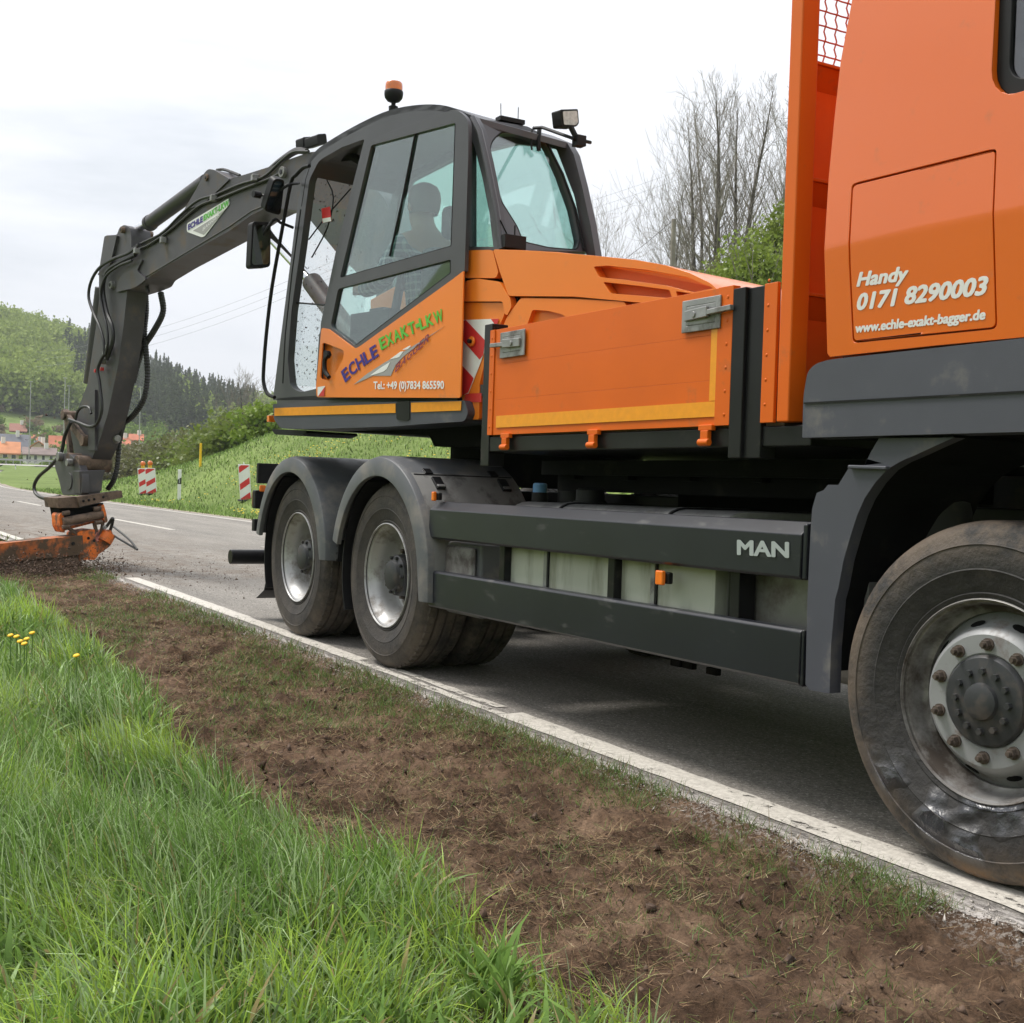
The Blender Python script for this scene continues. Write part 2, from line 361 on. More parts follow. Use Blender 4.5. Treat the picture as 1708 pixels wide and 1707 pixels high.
# ---- ground: one sheet to the horizon (rings round the place, fine where the ground is near)
az = np.concatenate([np.arange(-52, 62, .3), np.arange(62, 308, 4)]); az = radians(1)*az+TH
rad = [0.4]
while rad[-1] < 3500: rad.append(rad[-1]*1.03+.02)
rad = np.array(rad); A_, R_ = np.meshgrid(az, rad); X_ = -R_*np.cos(A_); Y_ = R_*np.sin(A_); Z_ = H(X_, Y_)
inroad = (Y_ > 2.6) & (Y_ < 9.7+curv(X_)) & (X_ < 14) & (X_ > -220); Z_ = np.where(inroad, zr(X_)-.05-.004*R_**.5+.0155*.6*np.maximum(0, np.minimum(R_, 260)-80), Z_)
inv = (Y_ > -1.7) & (Y_ <= 2.95) & (X_ > -17.2) & (X_ < -.3); Z_ = np.where(inv, zr(X_)-.16, Z_)
na, nr = len(az), len(rad); idx = np.arange(na*nr).reshape(nr, na); nx = np.roll(idx, -1, 1)
Fq = np.stack([idx[:-1], nx[:-1], nx[1:], idx[1:]], -1).reshape(-1, 4)
def groundmat():
    m = bpy.data.materials.new('meadow_grass_ground'); m.use_nodes = True; t = m.node_tree; b = t.nodes['Principled BSDF']; L = t.links.new
    g = N(t, 'ShaderNodeNewGeometry'); b.inputs['Roughness'].default_value = .9; b.inputs['Specular IOR Level'].default_value = .15
    def noise(s, d=6, r=.6):
        n = N(t, 'ShaderNodeTexNoise'); n.inputs['Scale'].default_value = s; n.inputs['Detail'].default_value = d; n.inputs['Roughness'].default_value = r; L(g.outputs['Position'], n.inputs[0]); return n.outputs[0]
    r = N(t, 'ShaderNodeValToRGB'); e = r.color_ramp.elements; e[0].position = .3; e[0].color = (.11, .165, .045, 1); e[1].position = .7; e[1].color = (.23, .305, .10, 1)
    L(noise(.35, 10, .7), r.inputs[0])
    r2 = N(t, 'ShaderNodeValToRGB'); e = r2.color_ramp.elements; e[0].position = .35; e[0].color = (.6, .62, .55, 1); e[1].position = .7; e[1].color = (1.25, 1.2, 1.1, 1)
    L(noise(9, 8, .75), r2.inputs[0]); mm = N(t, 'ShaderNodeMix', data_type='RGBA', blend_type='MULTIPLY'); mm.inputs[0].default_value = 1; L(r.outputs[0], mm.inputs[6]); L(r2.outputs[0], mm.inputs[7])
    L(mm.outputs[2], b.inputs['Base Color']); bp = N(t, 'ShaderNodeBump'); bp.inputs['Strength'].default_value = .6; bp.inputs['Distance'].default_value = .08; L(noise(14, 6, .7), bp.inputs['Height']); L(bp.outputs[0], b.inputs['Normal'])
    return m
ground = fastmesh('ground', np.stack([X_, Y_, Z_], -1).reshape(-1, 3), Fq, [groundmat()], sm=True); tag(ground, kind='structure')
# ---- road
def asphaltmat():
    m = bpy.data.materials.new('asphalt'); m.use_nodes = True; t = m.node_tree; b = t.nodes['Principled BSDF']; L = t.links.new
    g = N(t, 'ShaderNodeNewGeometry'); sp = N(t, 'ShaderNodeSeparateXYZ'); L(g.outputs['Position'], sp.inputs[0])
    def noise(s, d=6, r=.6, sc=None):
        n = N(t, 'ShaderNodeTexNoise'); n.inputs['Scale'].default_value = s; n.inputs['Detail'].default_value = d; n.inputs['Roughness'].default_value = r
        if sc: q = N(t, 'ShaderNodeMapping'); q.inputs['Scale'].default_value = sc; L(g.outputs['Position'], q.inputs[0]); L(q.outputs[0], n.inputs[0])
        else: L(g.outputs['Position'], n.inputs[0])
        return n.outputs[0]
    def mr(x, a, b_, c=0., d=1.):
        n = N(t, 'ShaderNodeMapRange'); n.inputs[1].default_value = a; n.inputs[2].default_value = b_; n.inputs[3].default_value = c; n.inputs[4].default_value = d; L(x, n.inputs[0]); return n.outputs[0]
    def mix(f, a, b_):
        n = N(t, 'ShaderNodeMix', data_type='RGBA'); L(f, n.inputs[0])
        for k, v in ((6, a), (7, b_)):
            if isinstance(v, tuple): n.inputs[k].default_value = (*v, 1)
            else: L(v, n.inputs[k])
        return n.outputs[2]
    def mul(a, b_):
        n = N(t, 'ShaderNodeMath', operation='MULTIPLY'); L(a, n.inputs[0]); L(b_, n.inputs[1]); return n.outputs[0]
    base = mix(mr(noise(1.1, 9, .65, (.25, 1.6, 1)), .35, .65), (.22, .203, .18), (.34, .312, .275))
    v = N(t, 'ShaderNodeTexVoronoi'); v.inputs['Scale'].default_value = 85; L(g.outputs['Position'], v.inputs[0])
    base = mix(mr(v.outputs['Color'], .0, 1., 0, .55), base, (.045, .042, .04))
    base = mix(mr(noise(70, 5, .75), .55, .66, 0, .85), base, (.60, .57, .53)); base = mix(mr(noise(48, 6, .8), .54, .64, 0, .7), base, (.06, .056, .052))
    crack = mr(noise(1.6, 9, .7, (.35, 1, 1)), .494, .506); # thin dark tar seams
    c2 = N(t, 'ShaderNodeMath', operation='PINGPONG'); c2.inputs[1].default_value = .5; L(crack, c2.inputs[0]); base = mix(mr(c2.outputs[0], .25, .5, 0, .5), base, (.055, .05, .047))
    # loose soil thrown on the carriageway round the cutter
    near = mul(mr(sp.outputs[0], -11.2, -13.2), mr(sp.outputs[1], 6.4, 3.4)); base = mix(mul(near, mr(noise(5, 9, .75), .42, .60, 0, .85)), base, (.125, .085, .055))
    # chalky worn strip at the very edge
    edge = mul(mr(sp.outputs[1], 2.985, 2.93), mr(noise(20, 10, .85, (.45, 1.4, 1)), .43, .52)); base = mix(edge, base, (.56, .52, .49))
    dk = mul(mr(sp.outputs[1], 3.02, 2.96), mr(noise(24, 8, .8, (.5, 1.4, 1)), .44, .56, 0, .8)); base = mix(mul(dk, mr(sp.outputs[1], 2.90, 2.95)), base, (.05, .042, .04))
    L(base, b.inputs['Base Color']); b.inputs['Roughness'].default_value = .82; b.inputs['Specular IOR Level'].default_value = .35
    bp = N(t, 'ShaderNodeBump'); bp.inputs['Strength'].default_value = .8; bp.inputs['Distance'].default_value = .009; L(noise(90, 4, .75), bp.inputs['Height']); L(bp.outputs[0], b.inputs['Normal'])
    return m
def zroad(x, y): d = np.hypot(x, y); return zr(x)+.0155*.6*np.maximum(0, np.minimum(d, 260)-80)
def ribbon(name, ya, yb, xs, dz, m, rag=0., nY=2, kindv='structure', rags=9.):
    xs = np.asarray(xs); V = []
    a = ya+curv(xs)+rag*(fbm(xs*rags, xs*0+3.3+ya, 4)-.5)*2; b = yb+curv(xs)+rag*(fbm(xs*rags, xs*0+9.1+yb, 4)-.5)*2
    for k in range(nY): y = a+(b-a)*k/(nY-1); V.append(np.stack([xs, y, zroad(xs, y)+dz], -1))
    V = np.stack(V, 1); n = len(xs); ii = np.arange(n*nY).reshape(n, nY)
    Fc = np.stack([ii[:-1, :-1], ii[:-1, 1:], ii[1:, 1:], ii[1:, :-1]], -1).reshape(-1, 4)
    o = fastmesh(name, V.reshape(-1, 3), Fc, [m]); tag(o, kind=kindv); return o
xr = np.concatenate([np.arange(14, -.5, -.5), np.arange(-.5, -18, -.03), np.arange(-18, -60, -.5), np.arange(-60, -212, -3)])
ribbon('road', 2.845, 9.42, xr, 0, asphaltmat(), rag=0.0, nY=30)
def linemat(thr):
    m = bpy.data.materials.new('road_paint'); m.use_nodes = True; t = m.node_tree; b = t.nodes['Principled BSDF']; L = t.links.new
    g = N(t, 'ShaderNodeNewGeometry'); mp = N(t, 'ShaderNodeMapping'); mp.inputs['Scale'].default_value = (.6, 1, 1); L(g.outputs['Position'], mp.inputs[0])
    n = N(t, 'ShaderNodeTexNoise'); n.inputs['Scale'].default_value = 14; n.inputs['Detail'].default_value = 12; n.inputs['Roughness'].default_value = .85; L(mp.outputs[0], n.inputs[0])
    r = N(t, 'ShaderNodeMapRange'); r.inputs[1].default_value = thr; r.inputs[2].default_value = thr+.012; L(n.outputs[0], r.inputs[0]); L(r.outputs[0], b.inputs['Alpha'])
    n2 = N(t, 'ShaderNodeTexNoise'); n2.inputs['Scale'].default_value = 45; n2.inputs['Detail'].default_value = 9; n2.inputs['Roughness'].default_value = .8; L(g.outputs['Position'], n2.inputs[0])
    rr = N(t, 'ShaderNodeValToRGB'); e = rr.color_ramp.elements; e[0].position = .35; e[0].color = (.36, .33, .29, 1); e[1].position = .6; e[1].color = (.62, .585, .52, 1); L(n2.outputs[0], rr.inputs[0]); L(rr.outputs[0], b.inputs['Base Color'])
    b.inputs['Roughness'].default_value = .7; return m
LM = linemat(.412); LMW = linemat(.445)
ribbon('edge_line', 2.995, 3.145, np.arange(6, -5.2, -.03), .004, LM, rag=.010)
ribbon('edge_line', 3.0, 3.06, np.arange(-5.2, -6.95, -.02), .004, LMW, rag=.014); ribbon('edge_line', 3.09, 3.15, np.arange(-5.35, -6.6, -.02), .004, LMW, rag=.014)
ribbon('edge_line', 2.995, 3.13, np.arange(-9.15, -12.6, -.03), .004, LM, rag=.006)
ribbon('edge_line', 3.0, 3.115, np.arange(-6.95, -9.2, -.03), .004, LM, rag=.012)
ribbon('edge_line', 3.0, 3.13, np.concatenate([np.arange(-16.5, -60, -.2), np.arange(-60, -200, -3)]), .004, LM, rag=.01)
ribbon('far_edge_line', 9.05, 9.18, np.concatenate([np.arange(6, -60, -.3), np.arange(-60, -200, -3)]), .004, LM, rag=.01)
for x0 in (-4, 0.5, -12.9, -22.6, -36.9, -49, -61, -73): ribbon('centre_line', 6.14, 6.27, np.arange(x0, x0-5, -.25), .004, LM, rag=.01)
# pale verge kerb line beyond the road
ribbon('road_shoulder', 9.42, 9.75, np.concatenate([np.arange(6, -60, -.3), np.arange(-60, -200, -3)]), -.008, mat('gravel_pale', (.30, .25, .20), .9, var=.4, scale=25, bump=.5, bscale=120), rag=.06, nY=3)
# ---- soil verge scraped bare
gx = np.arange(-17, -.4, .02); gy = np.arange(-1.6, 2.96, .02); GX, GY = np.meshgrid(gx, gy, indexing='ij')
def bound(x):   # grass/soil boundary
    return np.interp(x, [-17, -13, -11.5, -8.8, -6.7, -4.6, -3.7, -3.2, -3.0, -2.46, -2.15, -1, 0], [1.75, 1.75, 1.69, 1.67, 1.66, 1.36, 1.40, 1.36, 1.52, 1.56, 1.60, 1.55, 1.5]) + .12*(fbm(np.asarray(x)*3., np.asarray(x)*0+2., 3)-.5)*2
def Hv(x, y):
    x = np.asarray(x, float); y = np.asarray(y, float); s = sstep(-.12, .12, y-bound(x)); e = sstep(0, .22, 2.9-y); ed = sstep(2.70, 2.84, y)
    z = zr(x)-.018
    clod = (fbm(x*5, y*7, 5, .6)-.5)*.085 + np.maximum(0, fbm(x*18+4, y*18, 4, .7)-.50)*.12*sstep(.45, .6, fbm(x*1.6+2, y*2.2+9, 3)) - .07*np.maximum(0, fbm(x*4+31, y*4+8, 4)-.60)/.2
    ruts = .022*np.sin((y-1.9)*9+1.2*fbm(x*.8, y*.8, 3))
    z = z + e*s*(clod+ruts*.6-.012) + e*(1-s)*(.03+.05*(fbm(x*2, y*2, 4)-.5)*2)
    z = z - .035*sstep(1.0, -1.5, y) + ed*(.028 + .022*(fbm(x*9, y*9, 4, .6)-.5)*2 - .30*np.maximum(0, y-2.84))
    return z
def soilmat():
    m = bpy.data.materials.new('bare_soil'); m.use_nodes = True; t = m.node_tree; b = t.nodes['Principled BSDF']; L = t.links.new
    g = N(t, 'ShaderNodeNewGeometry'); sp = N(t, 'ShaderNodeSeparateXYZ'); L(g.outputs['Position'], sp.inputs[0])
    def noise(s, d=8, r=.65):
        n = N(t, 'ShaderNodeTexNoise'); n.inputs['Scale'].default_value = s; n.inputs['Detail'].default_value = d; n.inputs['Roughness'].default_value = r; L(g.outputs['Position'], n.inputs[0]); return n.outputs[0]
    r = N(t, 'ShaderNodeValToRGB'); e = r.color_ramp.elements; e[0].position = .30; e[0].color = (.040, .024, .015, 1); e[1].position = .66; e[1].color = (.24, .162, .108, 1); e3 = r.color_ramp.elements.new(.5); e3.color = (.118, .074, .047, 1)
    L(noise(3.2), r.inputs[0])
    r2 = N(t, 'ShaderNodeValToRGB'); e = r2.color_ramp.elements; e[0].position = .35; e[0].color = (.5, .5, .5, 1); e[1].position = .68; e[1].color = (1.45, 1.4, 1.35, 1); L(noise(38, 7, .8), r2.inputs[0])
    mm = N(t, 'ShaderNodeMix', data_type='RGBA', blend_type='MULTIPLY'); mm.inputs[0].default_value = 1; L(r.outputs[0], mm.inputs[6]); L(r2.outputs[0], mm.inputs[7])
    # turf between the blades on the grassy side
    gm = N(t, 'ShaderNodeMapRange'); gm.inputs[1].default_value = 1.45; gm.inputs[2].default_value = 1.15; L(sp.outputs[1], gm.inputs[0])
    mg = N(t, 'ShaderNodeMix', data_type='RGBA'); L(gm.outputs[0], mg.inputs[0]); L(mm.outputs[2], mg.inputs[6]); mg.inputs[7].default_value = (.07, .12, .03, 1); mm = mg
    # gravel by the asphalt edge
    mr = N(t, 'ShaderNodeMapRange'); mr.inputs[1].default_value = 2.70; mr.inputs[2].default_value = 2.86; L(sp.outputs[1], mr.inputs[0])
    nn = N(t, 'ShaderNodeMapRange'); nn.inputs[1].default_value = .50; nn.inputs[2].default_value = .58; L(noise(60, 5, .8), nn.inputs[0]); mu = N(t, 'ShaderNodeMath', operation='MULTIPLY'); L(mr.outputs[0], mu.inputs[0]); L(nn.outputs[0], mu.inputs[1])
    m3 = N(t, 'ShaderNodeMix', data_type='RGBA'); L(mu.outputs[0], m3.inputs[0]); L(mm.outputs[2], m3.inputs[6]); m3.inputs[7].default_value = (.42, .38, .34, 1)
    L(m3.outputs[2], b.inputs['Base Color']); b.inputs['Roughness'].default_value = .92; b.inputs['Specular IOR Level'].default_value = .2
    bp = N(t, 'ShaderNodeBump'); bp.inputs['Strength'].default_value = .9; bp.inputs['Distance'].default_value = .02; L(noise(45, 8, .75), bp.inputs['Height']); L(bp.outputs[0], b.inputs['Normal']); return m
HVz = Hv(GX, GY); n1, n2 = GX.shape; ii = np.arange(n1*n2).reshape(n1, n2)
verge = fastmesh('verge_soil', np.stack([GX, GY, HVz], -1).reshape(-1, 3), np.stack([ii[:-1, :-1], ii[1:, :-1], ii[1:, 1:], ii[:-1, 1:]], -1).reshape(-1, 4), [soilmat()], sm=True); tag(verge, kind='structure')
# ---- blades
LEAF = leafmat('leaf_green', .35, .42)
STRAW = leafmat('straw_fibre', .1, .8)
def blades(name, P, L, Wd, az, lean, curl, colr, m, nseg=3):
    """P base points, L length, Wd width, az facing azimuth, lean initial lean angle, curl added lean along blade"""
    n = len(P); V = np.zeros((n, 2*nseg+1, 3)); dx, dy = np.cos(az), np.sin(az); px_, py_ = -dy, dx
    cur = P.copy(); ang = lean.copy()
    tw = rng.uniform(-1.2, 1.2, n); sx, sy = px_*np.cos(tw)+dx*np.sin(tw), py_*np.cos(tw)+dy*np.sin(tw)
    for k in range(nseg+1):
        w = Wd*(1-(k/nseg)**1.6)*.5*(1 if k else .7)
        if k < nseg:
            V[:, 2*k, :] = cur-np.stack([sx*w, sy*w, 0*w], -1); V[:, 2*k+1, :] = cur+np.stack([sx*w, sy*w, 0*w], -1)
            st = L/nseg; cur = cur+np.stack([dx*np.sin(ang)*st, dy*np.sin(ang)*st, np.cos(ang)*st], -1); ang = ang+curl/nseg
        else: V[:, 2*k, :] = cur
    b = (np.arange(n)*(2*nseg+1))[:, None]; Q = []
    for k in range(nseg-1): Q.append(np.concatenate([b+2*k, b+2*k+1, b+2*k+3, b+2*k+2], 1))
    T = np.concatenate([b+2*nseg-2, b+2*nseg-1, b+2*nseg, b+2*nseg], 1)
    # degenerate quads avoided: split tip as a narrow quad using two tip verts
    V2 = np.concatenate([V, V[:, -1:, :]+np.stack([sx*Wd*.04, sy*Wd*.04, 0*Wd], -1)[:, None, :]], 1); nv = 2*nseg+2
    b = (np.arange(n)*nv)[:, None]; Q = [np.concatenate([b+2*k, b+2*k+1, b+2*k+3, b+2*k+2], 1) for k in range(nseg-1)]; Q.append(np.concatenate([b+2*nseg-2, b+2*nseg-1, b+2*nseg+1, b+2*nseg], 1))
    C_ = np.repeat(colr, nv, 0)
    return fastmesh(name, V2.reshape(-1, 3), np.concatenate(Q, 0), [m], col=C_)
def inview(x, y, m=60):
    v = np.stack([x, y, zr(x)+.1], -1)-CAM; d = v@FW; u = CX+F*(v@RT)/np.maximum(d, .1); w = CY-F*(v@UP)/np.maximum(d, .1)
    return (d > .8) & (u > -m-500) & (u < 1708+m) & (w < 1707+m+450)
def scatter(n, x0, x1, y0, y1, dens):
    x = rng.uniform(x0, x1, n); y = rng.uniform(y0, y1, n); k = (rng.rand(n) < dens(x, y)) & inview(x, y); return x[k], y[k]
def dist(x, y): return np.hypot(x, y)
# tall meadow grass on the left
def dg(x, y):
    d = dist(x, y); b = bound(x); s = 1-sstep(-.10, .10, y-b); return s*np.minimum(1, (3.9/d)**1.6)*(.35+.65*sstep(.32, .5, fbm(x*3, y*3, 3)))
x, y = scatter(700000, -16.5, -.9, -3.2, 2.2, dg)
zz = np.where((y > -1.55) & (x > -16.9), Hv(x, y), H(x, y)); n = len(x); d = dist(x, y)
tuft = fbm(x*2.2+9, y*2.2, 3); cl = fbm(x*5+3, y*5+1, 3)
Lb = (.11+.17*sstep(.36, .66, tuft))*rng.uniform(.5, 1.2, n)*(1-.30*sstep(-.2, .1, y-bound(x))); Wb = rng.uniform(.0035, .0088, n)*np.maximum(1, (d/5)**.75)
flow = 6.28*fbm(x*.9+40, y*.9+7, 2)*1.6; azb = flow+rng.normal(0, 1.0, n); lean = np.abs(rng.normal(.22, .28, n)); curl = rng.gamma(1.8, .6, n)
hue = fbm(x*1.7+70, y*1.7+11, 3); c1 = np.array([.165, .285, .065]); c2 = np.array([.35, .49, .085]); c3 = np.array([.34, .44, .23]); t1 = sstep(.45, .66, hue)[:, None]; cb = c1*(1-t1)+c2*t1
t2 = (rng.rand(n) < .33)[:, None]; cb = np.where(t2, c3*(.9+.4*rng.rand(n, 1)), cb); t3 = (rng.rand(n) < .035)[:, None]; cb = np.where(t3, np.array([.34, .28, .13]), cb); cb = cb*rng.uniform(.55, 1.45, (n, 1))
print('grass blades', n)
g1 = blades('meadow_grass', np.stack([x, y, zz-.01], -1), Lb, Wb, azb, lean, curl, cb, LEAF, 4)
tag(g1, 'tall lush green grass filling the lower left beside the bare soil strip', 'grass', kind='stuff')
# broad weed leaves among the blades
cx_, cy_ = scatter(5200, -9, -.9, -1.5, 1.55, lambda x, y: (y < bound(x)-.08)*np.minimum(1, (4/dist(x, y))**1.5)*sstep(.42, .55, fbm(x*2.6+60, y*2.6+2, 3)))
k_ = 7; x = np.repeat(cx_, k_)+rng.normal(0, .012, len(cx_)*k_); y = np.repeat(cy_, k_)+rng.normal(0, .012, len(cx_)*k_); n = len(x); zz = np.where(y > -1.55, Hv(x, y), H(x, y)); print('weeds', n)
cw = np.repeat(rng.uniform(.7, 1.2, (len(cx_), 1)), k_, 0)*np.array([.20, .33, .08])*rng.uniform(.8, 1.2, (n, 1)); st = (rng.rand(n) < .08)[:, None]; cw = np.where(st, np.array([.38, .30, .15]), cw)
gw = blades('meadow_weeds', np.stack([x, y, zz+.03], -1), rng.uniform(.07, .19, n), rng.uniform(.010, .022, n), rng.uniform(0, 6.28, n), rng.uniform(.15, .9, n), rng.uniform(.2, 1.3, n), cw, LEAF, 4); tag(gw, 'broad leaved weeds among the tall grass', 'weeds', kind='stuff')
# short worn grass and clippings on the soil
def ds(x, y):
    b = bound(x); s = sstep(-.15, .05, y-b)*(y < 2.88); d = dist(x, y); e = sstep(2.45, 2.85, y)*.85+.05; green = sstep(-3.6, -7, x)*.75*sstep(.42, .56, fbm(x*1.1+3, y*1.6, 3))
    return s*np.minimum(1, (3.6/d)**1.1)*np.clip(e+green+.08, 0, 1)*sstep(.34, .52, fbm(x*3.2+11, y*3.2+5, 4))
x, y = scatter(420000, -16.9, -.9, 1.2, 2.9, ds); n = len(x); d = dist(x, y); zz = Hv(x, y); print('verge grass', n)
cb = np.array([.12, .20, .05])*rng.uniform(.5, 1.5, (n, 1)); t = (rng.rand(n) < .30)[:, None]; cb = np.where(t, np.array([.24, .18, .085])*rng.uniform(.6, 1.3, (n, 1)), cb)
g2 = blades('verge_grass', np.stack([x, y, zz-.004], -1), rng.uniform(.018, .065, n)*(1+.5*sstep(2.5, 2.85, y)), rng.uniform(.0018, .004, n)*np.maximum(1, (d/4.5)**.8), rng.uniform(0, 6.28, n), rng.uniform(.3, 1.35, n), rng.uniform(0, .6, n), cb, LEAF, 2)
tag(g2, 'short trampled green grass along the asphalt edge', 'grass', kind='stuff')
def dc(x, y):
    b = bound(x); s = sstep(-.3, .0, y-b)*(y < 2.86); return s*np.minimum(1, (3.8/dist(x, y))**1.0)*(.6+.4*sstep(3.5, 6.5, dist(x, y)))*(.12+.88*sstep(.42, .60, fbm(x*2.4+51, y*2.4+25, 4)))
x, y = scatter(520000, -16.9, -.9, 1.0, 2.88, dc); n = len(x); d = dist(x, y); zz = Hv(x, y); print('clippings', n)
pal = np.array([[.24, .15, .085], [.34, .24, .13], [.16, .10, .06], [.50, .40, .25], [.20, .25, .09], [.09, .055, .037]]); cb = pal[rng.choice(6, n, p=[.28, .17, .24, .05, .10, .16])]*rng.uniform(.6, 1.25, (n, 1))
g3 = blades('grass_clippings', np.stack([x, y, zz+.002], -1), rng.uniform(.012, .075, n), rng.uniform(.0013, .0034, n)*np.maximum(1, (d/4.5)**.8), rng.uniform(0, 6.28, n), rng.uniform(1.1, 1.62, n), rng.uniform(-.3, .5, n), cb, STRAW, 2)
tag(g3, 'dead straw and torn grass clippings strewn over the brown soil', 'clippings', kind='stuff')
# far verge and bank grass tufts + dandelions
def db(x, y): s = y-(9.5+curv(x)); return (s > .1)*np.minimum(1, (22/dist(x, y))**1.2)*.9
x, y = scatter(230000, -75, -12, 9.3, 34, db); n = len(x); zz = H(x, y); d = dist(x, y); print('bank', n)
cb = (np.array([.13, .22, .05])*(1-rng.rand(n, 1))+np.array([.25, .34, .10])*rng.rand(n, 1))*rng.uniform(.8, 1.2, (n, 1))
g4 = blades('bank_grass', np.stack([x, y, zz-.02], -1), rng.uniform(.06, .20, n), rng.uniform(.012, .03, n)*np.maximum(1, d/25), rng.uniform(0, 6.28, n), rng.uniform(0, .7, n), rng.uniform(0, .9, n), cb, LEAF, 2)
tag(g4, 'fresh green meadow grass on the bank behind the road', 'grass', kind='stuff')
def dlv(x, y): s = (3.0+curv(x))-y; return (s > .05)*np.minimum(1, (14/dist(x, y))**1.4)
x, y = scatter(90000, -60, -16.8, -10, 4.5, dlv); n = len(x); zz = H(x, y); d = dist(x, y)
cb = (np.array([.085, .15, .03])*(1-rng.rand(n, 1))+np.array([.17, .22, .055])*rng.rand(n, 1))*rng.uniform(.7, 1.2, (n, 1))
g5 = blades('left_verge_grass', np.stack([x, y, zz-.02], -1), rng.uniform(.05, .16, n), rng.uniform(.008, .02, n)*np.maximum(1, d/18), rng.uniform(0, 6.28, n), rng.uniform(0, .7, n), rng.uniform(0, .9, n), cb, LEAF, 2)
tag(g5, 'low grass on the road verge beyond the milling head', 'grass', kind='stuff')
def discs(name, x, y, z, r, col):
    n = len(x); a = np.arange(6)*pi/3; V = np.zeros((n, 7, 3)); V[:, 0] = np.stack([x, y, z+r*.5], -1)
    for k in range(6): V[:, k+1] = np.stack([x+np.cos(a[k])*r, y+np.sin(a[k])*r, z+0*r], -1)
    b = (np.arange(n)*7)[:, None]; Q = [np.concatenate([b, b+1+k, b+1+(k+1) % 6, b+1+(k+2) % 6], 1) for k in (0, 2, 4)]
    return fastmesh(name, V.reshape(-1, 3), np.concatenate(Q), [LEAF], col=np.repeat(np.tile(np.array(col, float), (n, 1)), 7, 0))
def dd(x, y): return (y-(9.9+curv(x)) > 0)*sstep(.50, .60, fbm(x*.35+5, y*.35+5, 3))*.9
x, y = scatter(9000, -60, -14, 9.8, 30, dd); k_ = np.hypot(x, y) < 44; x = x[k_]; y = y[k_]; dn = discs('dandelions', x, y, H(x, y)+rng.uniform(.10, .2, len(x)), rng.uniform(.022, .04, len(x)), (.85, .60, .02)); tag(dn, 'yellow dandelion heads dotted over the bank', 'dandelions', kind='stuff')
# one clump of dandelions in the near grass, each flower its own head
for i, (qx, qy) in enumerate([(18, 1062), (28, 1064), (34, 1072), (54, 1058), (45, 1068), (41, 1076), (128, 1096)]):
    p = PZ(qx, qy, .30); hy = Hv(p[0], p[1])
    t = thing('dandelion', 'yellow dandelion in the tall grass at the left edge of the photo' if i < 6 else 'single yellow dandelion at the soil boundary right of the dandelion cluster', 'dandelion', (p[0], p[1], float(hy)), 'dandelions in the tall grass')
    MB().mat(mat('dandelion_stem', (.12, .22, .05), .6)).tube([(p[0], p[1], float(hy)), (p[0], p[1], p[2])], .003, 5).build('stem', t)
    MB().mat(mat('dandelion_yellow', (.85, .50, .01), .7)).lathe(p, (.2, -.3, 1), [(0, -.003), (.008, 0), (.015, .007), (.012, .011), (0, .012)], 10).build('flower_head', t)
# ================================================================== TRUCK
YN = 3.05
T = thing('truck', 'orange three axle flatbed truck with dark grey skirts, its cab cut off at right', 'truck', (-4.6, 4.3, 0))
nY = np.array([0, 1., 0])
def PYl(pts, Y=YN): return [PY(x, y, Y) for x, y in pts]
def bx(mb, x0, x1, y0, y1, z0, z1): return mb.box((x0, y0, z0), (x1, y1, z1))
def XZ(pts, Y): return [np.array([x, Y, z]) for x, z in pts]
# ---- cab: side skin with a hole for the flap and the door window
flap = rnd([(1430, 309), (1672, 250), (1668, 400), (1664, 549), (1423, 573), (1425, 440)], [9, 9, 0, 11, 9, 0])
flap_in = rnd([(1432.5, 312), (1669.5, 254), (1665.5, 400), (1661.5, 546), (1426, 569.5), (1427.7, 440)], [8, 8, 0, 10, 8, 0])
top = [PY(1437, -90, YN), PY(1426, 0, YN), PY(1408, 105, YN), PY(1399, 200, YN), PY(1391, 299, YN), PY(1385, 430, YN), PY(1380, 590, YN), PY(1384, 596, YN), PY(1560, 577, YN), PY(1720, 562, YN)]
zb = top[-1][2]
outer = XZ([(-1.12, 3.32), (-2.95, 3.38)], YN)+top[1:]+XZ([(-1.05, zb), (-.98, 2.2)], YN)
wx = PY(1661, 140, YN)[0]; wz = PY(1670, 168, YN)[2]
win = [np.array(p) for p in []]
def rr_world(x0, x1, z0, z1, r, Y):
    o = []
    for cx, cz, a0 in ((x1-r, z1-r, 0), (x0+r, z1-r, 90), (x0+r, z0+r, 180), (x1-r, z0+r, 270)):
        for k in range(6): a = radians(a0+18*k); o.append(np.array([cx+r*cos(a), Y, cz+r*sin(a)]))
    return o
win = rr_world(wx, -1.22, wz, 3.1, .09, YN)
mb = MB().mat(ORT); mb.poly([outer, PYl(flap), win], nY*.03)
side = mb.build('cab_side', T, .006)
# seam lips and the flap set into it
mb = MB().mat(ORT); mb.poly([PYl(flap_in)], nY*.028); fl = mb.build('side_flap', T, .006)
tag(fl, 'orange flap with a telephone number and web address')
mb = MB().mat(BLK); bx(mb, -3.02, -1.2, YN+.032, YN+.05, 1.6, 2.6); mb.build('flap_dark_back', fl)  # black backing sheet, put in so the gap round the flap looks shaded
q = lambda *p: [PY(x, y, YN) for x, y in p]
WLT = mat('lettering_white', (.78, .76, .75), .5, var=.03)
text('lettering', 'Handy', q((1436, 486), (1519, 476), (1440, 457)), (0, -1, 0), WLT, fl, .048, shear=.18)
text('lettering', '0171 8290003', q((1435, 518), (1650, 491.5), (1438, 492)), (0, -1, 0), WLT, fl, .048, shear=.18)
text('lettering', 'www.echle-exakt-bagger.de', q((1430, 560), (1645, 538), (1431, 541)), (0, -1, 0), WLT, fl, .05, shear=.15)
mb = MB().mat(ORT)   # rest of the cab shell: roof, rear wall, front, far side
